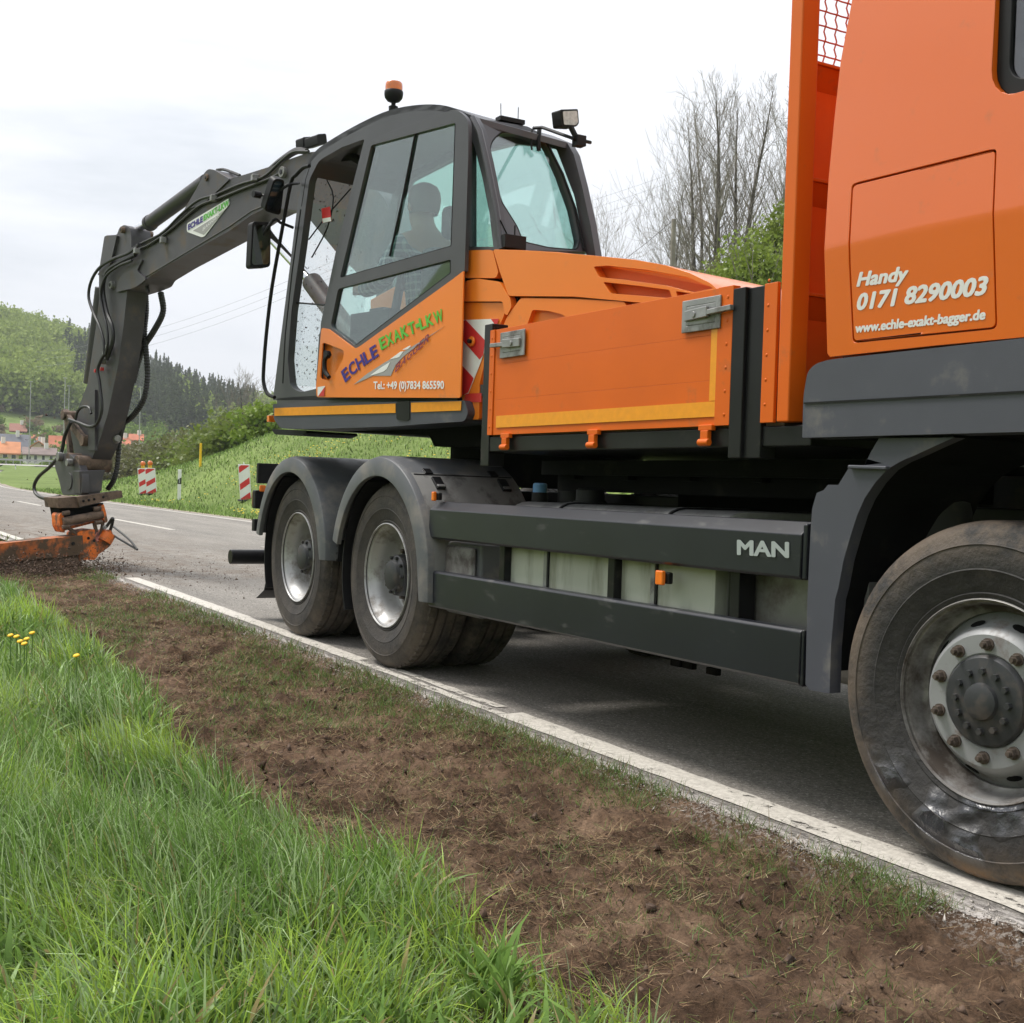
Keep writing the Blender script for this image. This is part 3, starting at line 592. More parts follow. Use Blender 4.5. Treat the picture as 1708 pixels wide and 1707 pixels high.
prof = XZ([(-3.04, 1.62), (-2.93, 3.36), (-1.16, 3.30), (-1.02, 2.2), (-1.08, 1.62)], YN+.06)
bx(mb, -3.09, -2.96, YN+.03, 5.52, 1.6, 1.65)
mb.poly([[np.array([-3.115, YN+.03, 1.60]), np.array([-2.965, YN+.03, 3.35]), np.array([-2.965, 5.52, 3.35]), np.array([-3.115, 5.52, 1.60])]], (.04, 0, 0))
bx(mb, -2.96, -1.14, YN+.03, 5.52, 3.30, 3.36); bx(mb, -3.05, -1.08, YN+.03, 5.52, 1.58, 1.64); bx(mb, -3.05, -1.1, 5.50, 5.54, 1.6, 3.34)
mb.poly([XZ([(-1.05, 1.6), (-.98, 2.2), (-1.0, 2.2), (-1.07, 1.6)], YN+.03)], (0, 2.46, 0)); mb.build('cab_shell', T, .01)
mb = MB().mat(RUB); mb.poly([win, rr_world(wx+.045, -1.27, wz+.045, 3.05, .06, YN)], nY*.025); wf = mb.build('window_seal', T, .004)
mb = MB().mat(G_TRK); mb.poly([rr_world(wx+.045, -1.27, wz+.045, 3.05, .06, YN+.012)], nY*.005); mb.build('window_pane', wf)
mb = MB().mat(G_TRK); mb.poly([[np.array([-.98, 3.15, 2.25]), np.array([-1.12, 3.2, 3.2]), np.array([-1.12, 5.4, 3.2]), np.array([-.98, 5.45, 2.25])]], (.01, 0, 0)); mb.build('windscreen', T)
bx(MB().mat(DRK), -2.9, -1.3, YN+.1, 5.45, 1.66, 2.3).build('cab_interior', T)
# crease the side skin: lower part leans in under the crease, upper part leans in towards the roof
ZC = 1.93
def bend(o):
    bm = bmesh.new(); bm.from_mesh(o.data)
    for z in (ZC, ZC-.015, ZC+.015): bmesh.ops.bisect_plane(bm, geom=bm.verts[:]+bm.edges[:]+bm.faces[:], plane_co=(0, 0, z), plane_no=(0, 0, 1))
    for v in bm.verts:
        z = v.co.z; v.co.y -= .030*((z-1.57)/(ZC-1.57) if z < ZC else max(0, (3.35-z)/(3.35-ZC)))
    bm.to_mesh(o.data); bm.free()
for o in [side, fl]+[c for c in fl.children if c.name.startswith('lettering')]: bend(o)
# ---- grey lower band of the cab
band = rnd([(1383, 600), (1720, 563), (1760, 560), (1760, 719), (1338, 730.5), (1340, 660), (1347, 620), (1360, 607)], [14, 0, 0, 0, 2, 10, 12, 8])
b3 = PYl(band, 3.0); x1 = max(p[0] for p in b3); b3 = [np.array([-.95 if p[0] > x1-.02 else p[0], p[1], p[2]]) for p in b3]
mb = MB().mat(GRP); mb.poly([b3], (0, .12, 0)); lb = mb.build('lower_trim', T, .03, seg=4)
s0, s1 = PY(1341, 673, 2.996), PY(1760, 651, 2.996); mb = MB().mat(BLK); mb.obox(s0, s1, .004, .006); mb.build('trim_seam', lb)
bx(MB().mat(DRK), -3.14, -1.0, 3.13, 5.5, 1.30, 1.575).build('cab_floor', T)
# ---- front fender and arch
fa = [(1465.8, 731), (1452, 755), (1442, 776), (1416.6, 778.7), (1398, 809.4), (1381, 809), (1373.5, 818), (1362, 822.6), (1354.5, 849), (1351.5, 893), (1346.5, 1000), (1343.3, 1141.8), (1350, 1151.4), (1383.6, 1157)]
fb = [(1386, 1080), (1393, 1000), (1398.4, 981), (1407, 935), (1419, 893), (1430, 859), (1442.3, 831.4), (1460, 805), (1480.4, 783), (1502, 770), (1530, 758), (1560, 744), (1591.7, 730)]
mb = MB().mat(GRP); mb.poly([PYl(fa+fb, 3.03)], (0, .05, 0)); ff = mb.build('front_fender', T, .012, seg=3)
mb = MB().mat(GRP); a, b = PYl([(1417, 779), (1481, 781)], 3.022); mb.obox(a, b, .02, .012); mb.build('fender_step', ff, .004)
inner = PYl([(1386, 1120)]+fb, 3.035)
mb = MB().mat(DRK)
for p, r in zip(inner[:-1], inner[1:]): mb.poly([[p, r, r+nY*.55, p+nY*.55]], (-.012, 0, .012))
mb.build('wheel_arch_liner', ff)
# front part of the arch (ahead of the wheel, mostly outside the picture)
arc = [np.array([-2.49+.68*cos(a), 3.03, .50+.68*sin(a)]) for a in np.linspace(radians(75), 0, 10)]; arc2 = [np.array([-2.49+.80*cos(a), 3.03, .50+.80*sin(a)]) for a in np.linspace(0, radians(75), 10)]
MB().mat(GRP).poly([arc+arc2], (0, .05, 0)).build('front_fender', T, .01)
# ---- wheels
def tyremat(X, Y, zc, front):
    nm = 'tyre_front' if front else 'tyre_rear'
    m = bpy.data.materials.new(nm); m.use_nodes = True; t = m.node_tree; b = t.nodes['Principled BSDF']; L = t.links.new
    g = N(t, 'ShaderNodeNewGeometry'); ds_ = N(t, 'ShaderNodeVectorMath', operation='DISTANCE'); ml = N(t, 'ShaderNodeVectorMath', operation='MULTIPLY'); ml.inputs[1].default_value = (1, .25, 1); L(g.outputs['Position'], ml.inputs[0]); L(ml.outputs[0], ds_.inputs[0]); ds_.inputs[1].default_value = (X, Y*.25, zc)
    rad_ = ds_.outputs['Value']
    def noise(s, d=8, r=.65):
        n = N(t, 'ShaderNodeTexNoise'); n.inputs['Scale'].default_value = s; n.inputs['Detail'].default_value = d; n.inputs['Roughness'].default_value = r; L(g.outputs['Position'], n.inputs[0]); return n.outputs[0]
    def mr(x, a, b_, c=0., d=1.):
        n = N(t, 'ShaderNodeMapRange'); n.inputs[1].default_value = a; n.inputs[2].default_value = b_; n.inputs[3].default_value = c; n.inputs[4].default_value = d; L(x, n.inputs[0]); return n.outputs[0]
    def op(o, a, b_):
        n = N(t, 'ShaderNodeMath', operation=o)
        for i, v in enumerate((a, b_)):
            if isinstance(v, (int, float)): n.inputs[i].default_value = v
            else: L(v, n.inputs[i])
        return n.outputs[0]
    def mix(f, a, b_):
        n = N(t, 'ShaderNodeMix', data_type='RGBA'); L(f, n.inputs[0])
        for k, v in ((6, a), (7, b_)):
            if isinstance(v, tuple): n.inputs[k].default_value = (*v, 1)
            else: L(v, n.inputs[k])
        return n.outputs[2]
    base = mix(mr(noise(18), .3, .7), (.017, .016, .016), (.036, .033, .031))
    if front:
        mud = op('MULTIPLY', mr(rad_, .40, .52, .0, .9), mr(noise(6, 9, .75), .40, .54)); mud = op('MAXIMUM', mud, op('MULTIPLY', mr(noise(3.2, 10, .75), .56, .68), .55)); col = mix(mud, base, (.135, .10, .072))
        rust = op('MULTIPLY', mr(rad_, .48, .52), mr(noise(9), .52, .62)); sp = N(t, 'ShaderNodeSeparateXYZ'); L(g.outputs['Position'], sp.inputs[0]); low = mr(sp.outputs[2], .16, .04); col = mix(op('MULTIPLY', op('MULTIPLY', rust, low), .7), col, (.20, .10, .03))
        wet = op('MULTIPLY', op('MULTIPLY', mr(sp.outputs[2], .32, .20), mr(rad_, .49, .44)), mr(noise(5, 2, .5), .40, .50)); col = mix(wet, col, (.035, .036, .045))
        L(mr(wet, 0, 1, .72, .09), b.inputs['Roughness']); L(mr(wet, 0, 1, 0, 1.), b.inputs['Coat Weight']); bs = .6
    else:
        ring = mr(rad_, .40, .52, .25, .8); mud = op('MULTIPLY', ring, mr(noise(5, 10, .75), .38, .60)); col = mix(mud, base, (.13, .105, .082)); b.inputs['Roughness'].default_value = .8; bs = .35
    L(col, b.inputs['Base Color']); bp = N(t, 'ShaderNodeBump'); bp.inputs['Strength'].default_value = bs; bp.inputs['Distance'].default_value = .012; L(noise(26 if front else 60, 6, .6), bp.inputs['Height']); L(bp.outputs[0], b.inputs['Normal'])
    if front:
        b2 = N(t, 'ShaderNodeBump'); b2.inputs['Strength'].default_value = 1; b2.inputs['Distance'].default_value = .035; L(op('MULTIPLY', wet, noise(8, 2, .4)), b2.inputs['Height']); L(bp.outputs[0], b2.inputs['Normal']); L(b2.outputs[0], b.inputs['Normal']); L(b2.outputs[0], b.inputs['Coat Normal'])
    return m
def wheel(X, Y, zc, kind, side=-1, dual=False, R=.535, label=None, steer=0):
    ax = np.array([side*sin(steer), -side*cos(steer), 0]); hx = np.array([cos(steer), sin(steer), 0]); o = np.array([X, Y, zc])        # profile runs from the outer face (0) inwards
    mm = tyremat(X, Y, zc, kind == 'front')
    hub = MB()
    if kind == 'front':
        prof = [(.0, -.018), (.035, -.018), (.052, -.012), (.056, .0), (.085, .002), (.128, .010), (.134, .016), (.138, .03)]
        hub.mat(HUB).lathe(o, ax, prof, 40)
        for k in range(12):
            a = 2*pi*k/12; c = o+hx*cos(a)*.089+_Z*sin(a)*.089+ax*.004; hub.cyl(c, c-ax*.014, .0115, .010, 6)
        w = hub.build('wheel', T, .0, sharp=30)
        d = MB().mat(RID).lathe(o, ax, [(.137, .028), (.142, .024), (.196, .024), (.208, .032), (.222, .060), (.240, .095), (.262, .115), (.268, .125)], 64)
        for k in range(10):
            a = 2*pi*(k+.5)/10; c = o+hx*cos(a)*.1675+_Z*sin(a)*.1675+ax*.024
            d.mat(NUT).cyl(c, c-ax*.006, .0195, .0195, 16); d.cyl(c-ax*.006, c-ax*.024, .0155, .0145, 6); d.cyl(c-ax*.024, c-ax*.036, .0085, .007, 10)
        for k in range(10):
            a = 2*pi*k/10; c = o+hx*cos(a)*.231+_Z*sin(a)*.231+ax*.0745; t = -hx*sin(a)+_Z*cos(a); r_ = (hx*cos(a)+_Z*sin(a))*.7+ax*.7
            ring = [c-ax*.004-r_*0+(t*cos(q)*.027+r_*sin(q)*.0125) for q in np.linspace(0, 2*pi, 14)[:-1]]; d.mat(DRK).sheet(ring)
        d.build('rim_disc', w, sharp=30)
        rimp = [(.300, .012), (.304, .016), (.303, .030), (.292, .034), (.284, .060), (.280, .085), (.272, .095), (.262, .100), (.258, .15), (.262, .2)]
        rimp = [(.296, .022)]+rimp
    else:
        prof = [(.0, .030), (.062, .030), (.085, .040), (.092, .060), (.100, .064), (.118, .075), (.122, .10), (.126, .17), (.17, .18), (.19, .182)]
        hub.mat(HUB).lathe(o, ax, prof, 40)
        for k in range(10):
            a = 2*pi*k/10; c = o+hx*cos(a)*.105+_Z*sin(a)*.105+ax*.068; hub.cyl(c, c-ax*.016, .011, .010, 6)
        w = hub.build('wheel', T, 0, sharp=30)
        d = MB().mat(RIM).lathe(o, ax, [(.12, .182), (.20, .182), (.222, .192), (.235, .185), (.242, .17)], 64)
        for k in range(10):
            a = 2*pi*(k+.5)/10; c = o+hx*cos(a)*.1675+_Z*sin(a)*.1675+ax*.182; d.mat(NUT).cyl(c, c-ax*.03, .016, .014, 6)
        d.build('rim_disc', w, sharp=30)
        rimp = [(.296, .016), (.300, .006), (.305, .008), (.304, .022), (.290, .028), (.283, .040), (.272, .06), (.262, .075), (.256, .11), (.250, .15), (.243, .172)]
    MB().mat(RIMF if kind == 'front' else RIM).lathe(o, ax, rimp, 72).build('rim', w, sharp=50)
    wd = .31
    def tyre(y0):
        oo = o+ax*y0; half = [(.298, .022), (.305, .016), (.318, .012), (.322, .016), (.345, .006), (.385, -.004), (.388, -.006), (.392, -.004), (.43, -.008), (.46, -.004), (.463, -.007), (.468, -.003), (.495, .004), (.512, .014), (.526, .030), (R-.003, .045), (R, .06)]
        g = []
        for gc in (.095, .155, .215): g += [(R, gc-.008), (R-.016, gc-.005), (R-.016, gc+.005), (R, gc+.008)]
        back = [(r, wd-t) for r, t in reversed(half)]
        tb = MB().mat(mm).lathe(oo, ax, half+g+back, 96)
        # tread bars across the shoulders
        nb = 64
        for k in range(0 if kind == 'front' else nb):
            a = 2*pi*k/nb; er = hx*cos(a)+_Z*sin(a); et = -hx*sin(a)+_Z*cos(a)
            for (t0, t1) in ((.034, .082), (wd-.082, wd-.034)):
                pts = [oo+er*rr+et*s+ax*tt for rr, tt in ((R-.02, t0), (R+.005, t0+.012 if t0 < .1 else t0), (R+.005, t1 if t0 < .1 else t1-.012), (R-.02, t1)) for s in (-.017, .017)]
                i = tb.add(pts); 
                for qf in ((0, 2, 4, 6), (1, 3, 5, 7), (0, 1, 3, 2), (2, 3, 5, 4), (4, 5, 7, 6)): tb.face([i+z for z in qf])
        return tb
    tb = tyre(0).build('tyre', w, sharp=30)
    if dual: tyre(.345).build('tyre', w, sharp=30)
    if label: tag(w, label)
    return w
FWC = PY(1637, 1171, 3.075)
wheel(FWC[0], 3.075, .511, 'front', -1, steer=radians(4), label='front wheel with silver disc, rusty nuts and muddy tyre')
wheel(-6.665, 3.07, .535+.03, 'rear', -1, True)
wheel(-8.10, 3.07, .535+.045, 'rear', -1, True)
wheel(FWC[0], 5.53, .511, 'front', 1, steer=radians(4)); wheel(-6.665, 5.53, .565, 'rear', 1, True); wheel(-8.10, 5.53, .58, 'rear', 1, True)
# axles, chassis
mb = MB().mat(DRK)
for X, z in ((-2.475, .48), (-6.665, .56), (-8.10, .58)): mb.cyl((X, 3.25, z), (X, 5.35, z), .075)
for X, z in ((-6.665, .56), (-8.10, .58)): mb.lathe((X, 4.3, z), (1, 0, 0), [(0, -.26), (.16, -.2), (.22, 0), (.16, .2), (0, .26)], 20)
mb.build_each('axle', T)
mb = MB().mat(BLK)
for y in (3.86, 4.66): bx(mb, -9.3, -1.4, y, y+.08, .80, 1.08)
for x in (-9.2, -8.6, -7.4, -6.1, -5.0, -4.0, -3.2): bx(mb, x, x+.1, 3.94, 4.66, .84, 1.05)
mb.build('chassis_frame', T, .008)
# body subframe with cross bearers, plus added near-black boxes standing for the shade below
mb = MB().mat(DRK); bx(mb, -5.5, -3.2, 3.5, 5.1, 1.09, 1.21)
for k in range(5): bx(mb, -5.35+k*.46, -5.27+k*.46, 3.45, 5.45, 1.15, 1.235)
bx(mb, -5.5, -3.2, 3.40, 5.4, 1.17, 1.24); bx(mb, -6.0, -3.2, 5.0, 5.4, .45, 1.23)
bx(mb, -4.9, -3.5, 3.82, 3.86, .5, 1.1); bx(mb, -5.9, -3.3, 4.6, 5.2, .45, 1.05); mb.build('bearers_and_shade_boxes', T)
mb = MB().mat(mat('gearbox_grey', (.035, .035, .036), .6, metal=.2, var=.4, dirt=((.09, .075, .06), .5, .7, 8.)))
bx(mb, -4.3, -2.3, 4.0, 4.6, .5, 1.2); mb.cyl((-5.9, 4.3, .62), (-4.3, 4.3, .68), .06); mb.cyl((-3.05, 3.5, .62), (-3.05, 3.5, 1.1), .13)
mb.tube([(-5.7, 3.8, 1.0), (-4.8, 3.78, .98), (-3.9, 3.8, 1.02), (-3.2, 3.78, 1.0)], .02, 6, 4); mb.tube([(-5.7, 3.8, .93), (-4.6, 3.77, .9), (-3.2, 3.78, .92)], .014, 6, 4); mb.build('driveline', T, .01)
mb = MB().mat(DRK)
for p in [(1020, 1062), (1050, 1072), (1110, 1095), (1130, 1108), (1150, 1112), (1190, 1122)]:
    c = PY(p[0], p[1], 3.5); mb.box(c-np.array([.035, .015, .010]), c+np.array([.035, .015, .02]))
mb.build_each('tank_bracket', T, .004)
# ---- side underrun boards
def board(p, w, name):     # p : px quad tl,tr,br,bl ; bevelled top face leaning inwards
    tl, tr, br, bl = [PY(x, y, 3.04) for x, y in p]; z1 = (tl[2]+tr[2])/2; z0 = (bl[2]+br[2])/2; x0 = (tl[0]+bl[0])/2; x1 = (tr[0]+br[0])/2
    s = w; prof = [(3.04, z0+.012), (3.05, z0), (3.095, z0), (3.095, z1), (3.04+s, z1), (3.04, z1-s)]
    mb = MB().mat(SKG); mb.poly([[np.array([x0, y, z]) for y, z in prof]], (x1-x0, 0, 0)); return mb.build(name, T, .004), (x0, x1, z0, z1)
sb, d1 = board([(717, 838.3), (1337, 867), (1335, 966), (714.5, 899.5)], .045, 'side_board')
mb = MB().mat(SKG); bx(mb, d1[1]-.002, d1[1]+.02, 3.046, 3.08, d1[2], d1[3]-.006); mb.build('end_cap', sb, .008)
sb2, d2 = board([(713.3, 951.7), (1333, 1048.7), (1335, 1145.7), (715.2, 1012.6)], .010, 'side_board')
mb = MB().mat(SKG); bx(mb, d2[1]-.002, d2[1]+.012, 3.044, 3.08, d2[2], d2[3]); mb.build('end_cap', sb2, .006)
text('maker_badge', 'MAN', [PY(1231, 925, 3.038), PY(1315, 930, 3.038), PY(1231, 901.5, 3.038)], (0, -1, 0), LETG, sb, .04)
mb = MB().mat(BLK)
for x in (-5.35, -4.42, -3.62): bx(mb, x, x+.05, 3.08, 3.16, .46, 1.0)
mb.build_each('board_bracket', T, .004)
# ---- fuel tank
tx0, tx1 = PY(838, 950, 3.12)[0], PY(1192, 1000, 3.12)[0]
def rbox_prof(y0, y1, z0, z1, r, n=6):
    o = []
    for cy, cz, a0 in ((y1-r, z1-r, 0), (y0+r, z1-r, 90), (y0+r, z0+r, 180), (y1-r, z0+r, 270)):
        for k in range(n+1): a = radians(a0+90*k/n); o.append((cy+r*cos(a), cz+r*sin(a)))
    return o
tp = rbox_prof(3.12, 3.74, .46, 1.03, .13)
mb = MB().mat(TNK); mb.poly([[np.array([tx0, y, z]) for y, z in tp]], (tx1-tx0, 0, 0)); tk = mb.build('fuel_tank', T, .012, seg=3)
for i in range(len(tk.data.polygons)):
    pl = tk.data.polygons[i]
tk.data.materials.append(ALU)
for pl in tk.data.polygons:
    if pl.center.z > .93 and abs(pl.normal.x) < .5: pl.material_index = 1
mb = MB()
for px_ in (911, 1092):
    x = PY(px_, 960, 3.11)[0]; rp_ = [(y-.0*0, z) for y, z in rbox_prof(3.112, 3.748, .452, 1.038, .137)]
    for dx, w, m_ in ((-.03, .028, ALU), (.0, .012, RUB)):
        mb.mat(m_); o1 = [np.array([x+dx, y, z]) for y, z in rp_]; i1 = [np.array([x+dx, 3.43+(y-3.43)*.97, .745+(z-.745)*.97]) for y, z in rp_]; mb.poly([o1, i1], (w, 0, 0))
mb.build_each('tank_strap', tk)
def cap(px_, py_, Y, m, r=.05, nm='filler_cap', h=.05):
    c = PY(px_, py_, Y); z0 = 1.02; mb = MB().mat(m); mb.lathe((c[0], Y, c[2]-h), (0, 0, 1), [(r*1.02, 0), (r, .3*h), (r, h*.85), (r*.8, h), (0, h)], 14); mb.mat(RUB).cyl((c[0], Y, z0-.02), (c[0], Y, c[2]-h), r*1.15); return mb.build(nm, tk, .003)
tag(cap(901, 806, 3.52, BLUP, .038, h=.05), 'blue filler cap'); cap(985, 815, 3.40, RUB, .07, h=.06); cap(958, 808, 3.66, RUB, .075, h=.03)
mb = MB().mat(TNT); tx2 = PY(1352, 1000, 3.16)[0]; mb.poly([[np.array([tx1+.01, y, z]) for y, z in rbox_prof(3.17, 3.74, .44, .99, .12)]], (tx2-tx1+.25, 0, 0)); mb.mat(BLK); bx(mb, PY(1212, 1000, 3.14)[0], PY(1224, 1000, 3.14)[0], 3.145, 3.20, .5, .95); mb.build('air_tank', T, .01)
def reflector(px_, py_, Y, w=.05, h=.07):
    c = PY(px_, py_, Y); mb = MB().mat(AMB); mb.box(c-np.array([w/2, 0, h/2]), c+np.array([w/2, .02, h/2])); mb.mat(RUB); mb.box(c-np.array([w*.4, -.021, h*.4]), c+np.array([w*.4+.02, .045, h*.4])); return mb.build('side_reflector', T, .006)
reflector(1098, 964, 3.03, .048, .058); reflector(721, 828, 3.03, .03, .05)
# ---- rear fenders
def fender(X, zc, a0, a1, r0, r1, y0, y1, name='rear_fender', low=None):
    an = np.linspace(radians(a0), radians(a1), 30)
    P1 = [np.array([X+r1*cos(a), y0, zc+r1*sin(a)]) for a in an]; P0 = [np.array([X+r0*cos(a), y0, zc+r0*sin(a)]) for a in an]
    if low is not None: P1 = [P1[0]+np.array([.015, 0, low-P1[0][2]])]+P1; P0 = [np.array([P0[0][0]+.035, y0, low])]+P0
    mb = MB().mat(GRF); n = len(P1); th = .02; prof = []
    # cross-section swept along the arc: face lip, rounded corner, top shell
    rings = []
    for k in range(n):
        c = P1[k]; i = P0[k]; d = (c-i)/np.linalg.norm(c-i)
        sec = [i+nY*.03, i, c-d*.05, c-d*.012+nY*.014, c+nY*.05, c+nY*(y1-y0), c+nY*(y1-y0)-d*.02, c-d*.035+nY*.05, i+nY*.03+d*.005]
        rings.append(mb.add(sec))
    m = 9
    for k in range(n-1):
        for q_ in range(m): mb.face((rings[k]+q_, rings[k]+(q_+1) % m, rings[k+1]+(q_+1) % m, rings[k+1]+q_))
    mb.face([rings[0]+q_ for q_ in range(m)]); mb.face([rings[-1]+q_ for q_ in reversed(range(m))])
    return mb.build(name, T, .006, sharp=50)
f1 = fender(-6.665, .565, 12, 165, .575, .695, 3.0, 3.70, low=.47); f2 = fender(-8.10, .58, 14, 168, .575, .685, 3.0, 3.70, low=.60)
mb = MB().mat(RUB)   # seam and latches on the fender
xr1 = -6.665+.697
def fpt(a, y, r=.697, X=-6.665, zc=.565): return np.array([X+r*cos(radians(a)), y, zc+r*sin(radians(a))])
for a in (58,): 
    for y0_, y1_ in ((3.06, 3.69),): mb.obox(fpt(a, y0_, .696), fpt(a, y1_, .696), .008, .006, up=(1, 0, 1))
for y in (3.16, 3.58):
    mb.mat(BLK).obox(fpt(63, y, .698), fpt(58.5, y, .698), .05, .010, up=(1, 0, 1)); mb.obox(fpt(55, y+.02, .703), fpt(47, y+.02, .703), .055, .016, up=(1, 0, 1)); mb.mat(ALU).obox(fpt(49, y+.02, .712), fpt(47.5, y+.02, .712), .045, .008, up=(1, 0, 1))
mb.build('fender_latch', f1, .003)
f1.data.materials.append(CHK)
for pl in f1.data.polygons:
    wxx = pl.center.x+T.location.x+6.665; wz_ = pl.center.z-.565
    if wxx > 0 and math.degrees(atan2(wz_, wxx)) < 57 and pl.normal.x > .25 and pl.center.y+T.location.y > 3.06: pl.material_index = 1
mb = MB().mat(GRF)    # grey box panel behind the lower front of the fender
bx(mb, -6.0, -5.62, 3.13, 3.70, .42, .80); mb.mat(mat('chalky_panel', (.16, .155, .15), .6, var=.2, dirt=((.07, .06, .055), .5, .6, 3.))); bx(mb, -5.97, -5.66, 3.10, 3.13, .46, .78); mb.build('battery_box', T, .015)
for X, zc, a in ((-6.665, .565, 168), (-8.10, .58, 168)):   # spray flaps with ribs
    mb = MB().mat(RUB)
    for k in range(16):
        a_ = radians(118+k*5.6); c = np.array([X+.60*cos(a_), 3.06, zc+.60*sin(a_)]); mb.obox(c, c+nY*.62, .062, .012, up=(cos(a_), 0, sin(a_)))
    mb.build('spray_ribs', T)
mb = MB().mat(RUB); P = PYl([(449, 925), (446, 960), (441, 985), (428, 998)], 3.15); 
for a, b in zip(P[:-1], P[1:]): mb.poly([[a, b, b+nY*.5, a+nY*.5]], (-.012, 0, 0))
mb.build('mud_flap', T)
mb = MB().mat(RUB); mb.poly([[np.array([-7.31, 3.06, .98]), np.array([-7.345, 3.06, .30+.30]), np.array([-7.345, 3.68, .60]), np.array([-7.31, 3.68, .98])]], (-.015, 0, 0)); 
for k in range(8): bx(mb, -7.37, -7.345, 3.06, 3.68, .60+k*.045, .615+k*.045)
mb.build('mud_flap', T)
# ---- truck tail
mb = MB().mat(BLK); e0 = PY(388, 929, 3.0); mb.cyl((e0[0], 2.98, e0[2]), (e0[0], 5.6, e0[2]), .055, seg=24); mb.build('underrun_bar', T, .004)
mb = MB().mat(RUB); bx(mb, -9.35, -9.0, 3.9, 4.7, .45, .95)
c = PX(440, 790, -8.98); mb.box(c-np.array([.02, .05, .075]), c+np.array([.02, .4, .075])); mb.build('tail_panel', T, .004)
c = PX(424, 833, -9.0); mb = MB().mat(RUB); mb.box(c-np.array([.05, -.0, .068]), c+np.array([.02, .34, .068])); mb.mat(REDL); mb.box(c-np.array([.09, -.01, .055]), c+np.array([-.05, .33, .055])); mb.mat(AMB); cc = PX(437, 815, -8.95); mb.box(cc-np.array([.01, .02, .025]), cc+np.array([.01, .03, .025])); tag(mb.build('tail_light', T, .012), 'rear light cluster with red lens')
c = PX(427, 876, -9.0); mb = MB().mat(RUB); mb.box(c-np.array([.04, .02, .045]), c+np.array([.02, .2, .045])); mb.build('tow_socket', T, .006)
mb = MB().mat(BLK); bx(mb, -9.0, -8.75, 3.2, 5.4, .99, 1.06); mb.build('deck_plate', T, .004)
# ---- flat bed
bed = MB().mat(BLK)
P = PYl([(801, 752), (1258, 749), (1420, 748), (1420, 714), (1222, 714), (816, 727), (803, 728)], 3.055); z0 = .5*(P[0][2]+P[1][2]); bx(bed, P[0][0], -3.2, 3.055, 5.53, z0, 1.345)
bedo = bed.build('bed_frame', T, .006)
zt, zbm = 1.868, 1.352; xl, xrr = -5.435, -3.61
g0, g1 = PY(820, 640, 3.04)[2], PY(820, 690, 3.04)[2]
mb = MB().mat(ORB); n3 = 3; hh = (zt-zbm)/n3
for k in range(3):
    zz0 = zbm+k*hh; bx(mb, xl+.045, xrr-.085, 3.042, 3.066, zz0+.0001, zz0+hh-.0001)
bx(mb, xl, xl+.045, 3.036, 3.07, zbm, zt); bx(mb, xrr-.085, xrr, 3.036, 3.07, zbm, zt); bx(mb, xl+.045, xrr-.085, 3.05, 3.062, zbm+.01, zt-.01)
for z in np.linspace(zbm+.04, zt-.04, 6):
    for x in (xl+.022, xrr-.03): mb.lathe((x, 3.036, z), (0, -1, 0), [(.0065, 0), (.005, .0025), (0, .003)], 10)
ds_ = mb.build('dropside', T, .0012)
YLm = MB().mat(YEL); p0 = PY(828, 710, 3.04); p1 = PY(1200, 682, 3.04); zs = .5*(PY(828, 700, 3.04)[2]+PY(1200, 680, 3.04)[2])
za, zb_ = PY(1100, 700, 3.04)[2], PY(1100, 676, 3.04)[2]; za, zb_ = min(za, zb_), max(za, zb_)
YLm.poly([[np.array([p0[0], 3.0385, za]), np.array([p1[0], 3.0385, za]), np.array([p1[0], 3.0385, zb_]), np.array([p0[0], 3.0385, zb_])]], (0, -.0015, 0))
vx0, vx1 = PY(1186, 600, 3.04)[0], PY(1203, 600, 3.04)[0]; YLm.poly([[np.array([vx0, 3.0385, zb_+.003]), np.array([vx1, 3.0385, zb_+.003]), np.array([vx1, 3.0385, 1.72]), np.array([vx0, 3.0385, 1.72])]], (0, -.0015, 0)); YLm.build('reflective_strip', ds_)
def latch(cx, cy, s):     # recessed galvanised dropside latch, handle points away from the post (s)
    c = PY(cx, cy, 3.036); w, h = .115, .062; mb = MB().mat(ALU)
    fr = [c+np.array([a, 0, b]) for a, b in ((-w, -h), (w, -h), (w, h), (-w, h))]; ho = [c+np.array([a, 0, b]) for a, b in ((-w+.03, -h+.025), (w-.03, -h+.025), (w-.03, h-.025), (-w+.03, h-.025))]
    mb.poly([fr, ho], (0, -.008, 0)); bx(mb, c[0]-w+.03, c[0]+w-.03, 3.028, 3.034, c[2]-h+.025, c[2]+h-.025)
    mb.obox(c+np.array([-s*.085, -.012, -.0]), c+np.array([s*.06, -.022, .004]), .016, .040, up=(0, 0, 1)); mb.obox(c+np.array([s*.04, -.018, .0]), c+np.array([s*(w+.075), -.014, .006]), .02, .02)
    mb.cyl(c+np.array([-s*.02, -.03, 0]), c+np.array([-s*.02, -.005, 0]), .012, seg=10); return mb.build('dropside_latch', ds_, .004)
latch(856, 574, -1); latch(1171, 525, 1)
for px_ in (845, 991, 1179):
    c = PY(px_, 727, 3.04); c[2] = 1.335; mb = MB().mat(ORB); mb.box(c+np.array([-.04, -.012, .0]), c+np.array([.04, .01, .022])); mb.box(c+np.array([-.022, -.016, -.04]), c+np.array([.022, .005, .0])); mb.cyl(c+np.array([-.03, -.012, -.045]), c+np.array([.03, -.012, -.045]), .014, seg=12); mb.build('hinge', ds_, .003)
mb = MB().mat(BLK); bx(mb, xl-.085, xl-.004, 3.05, 3.14, 1.20, 1.905)
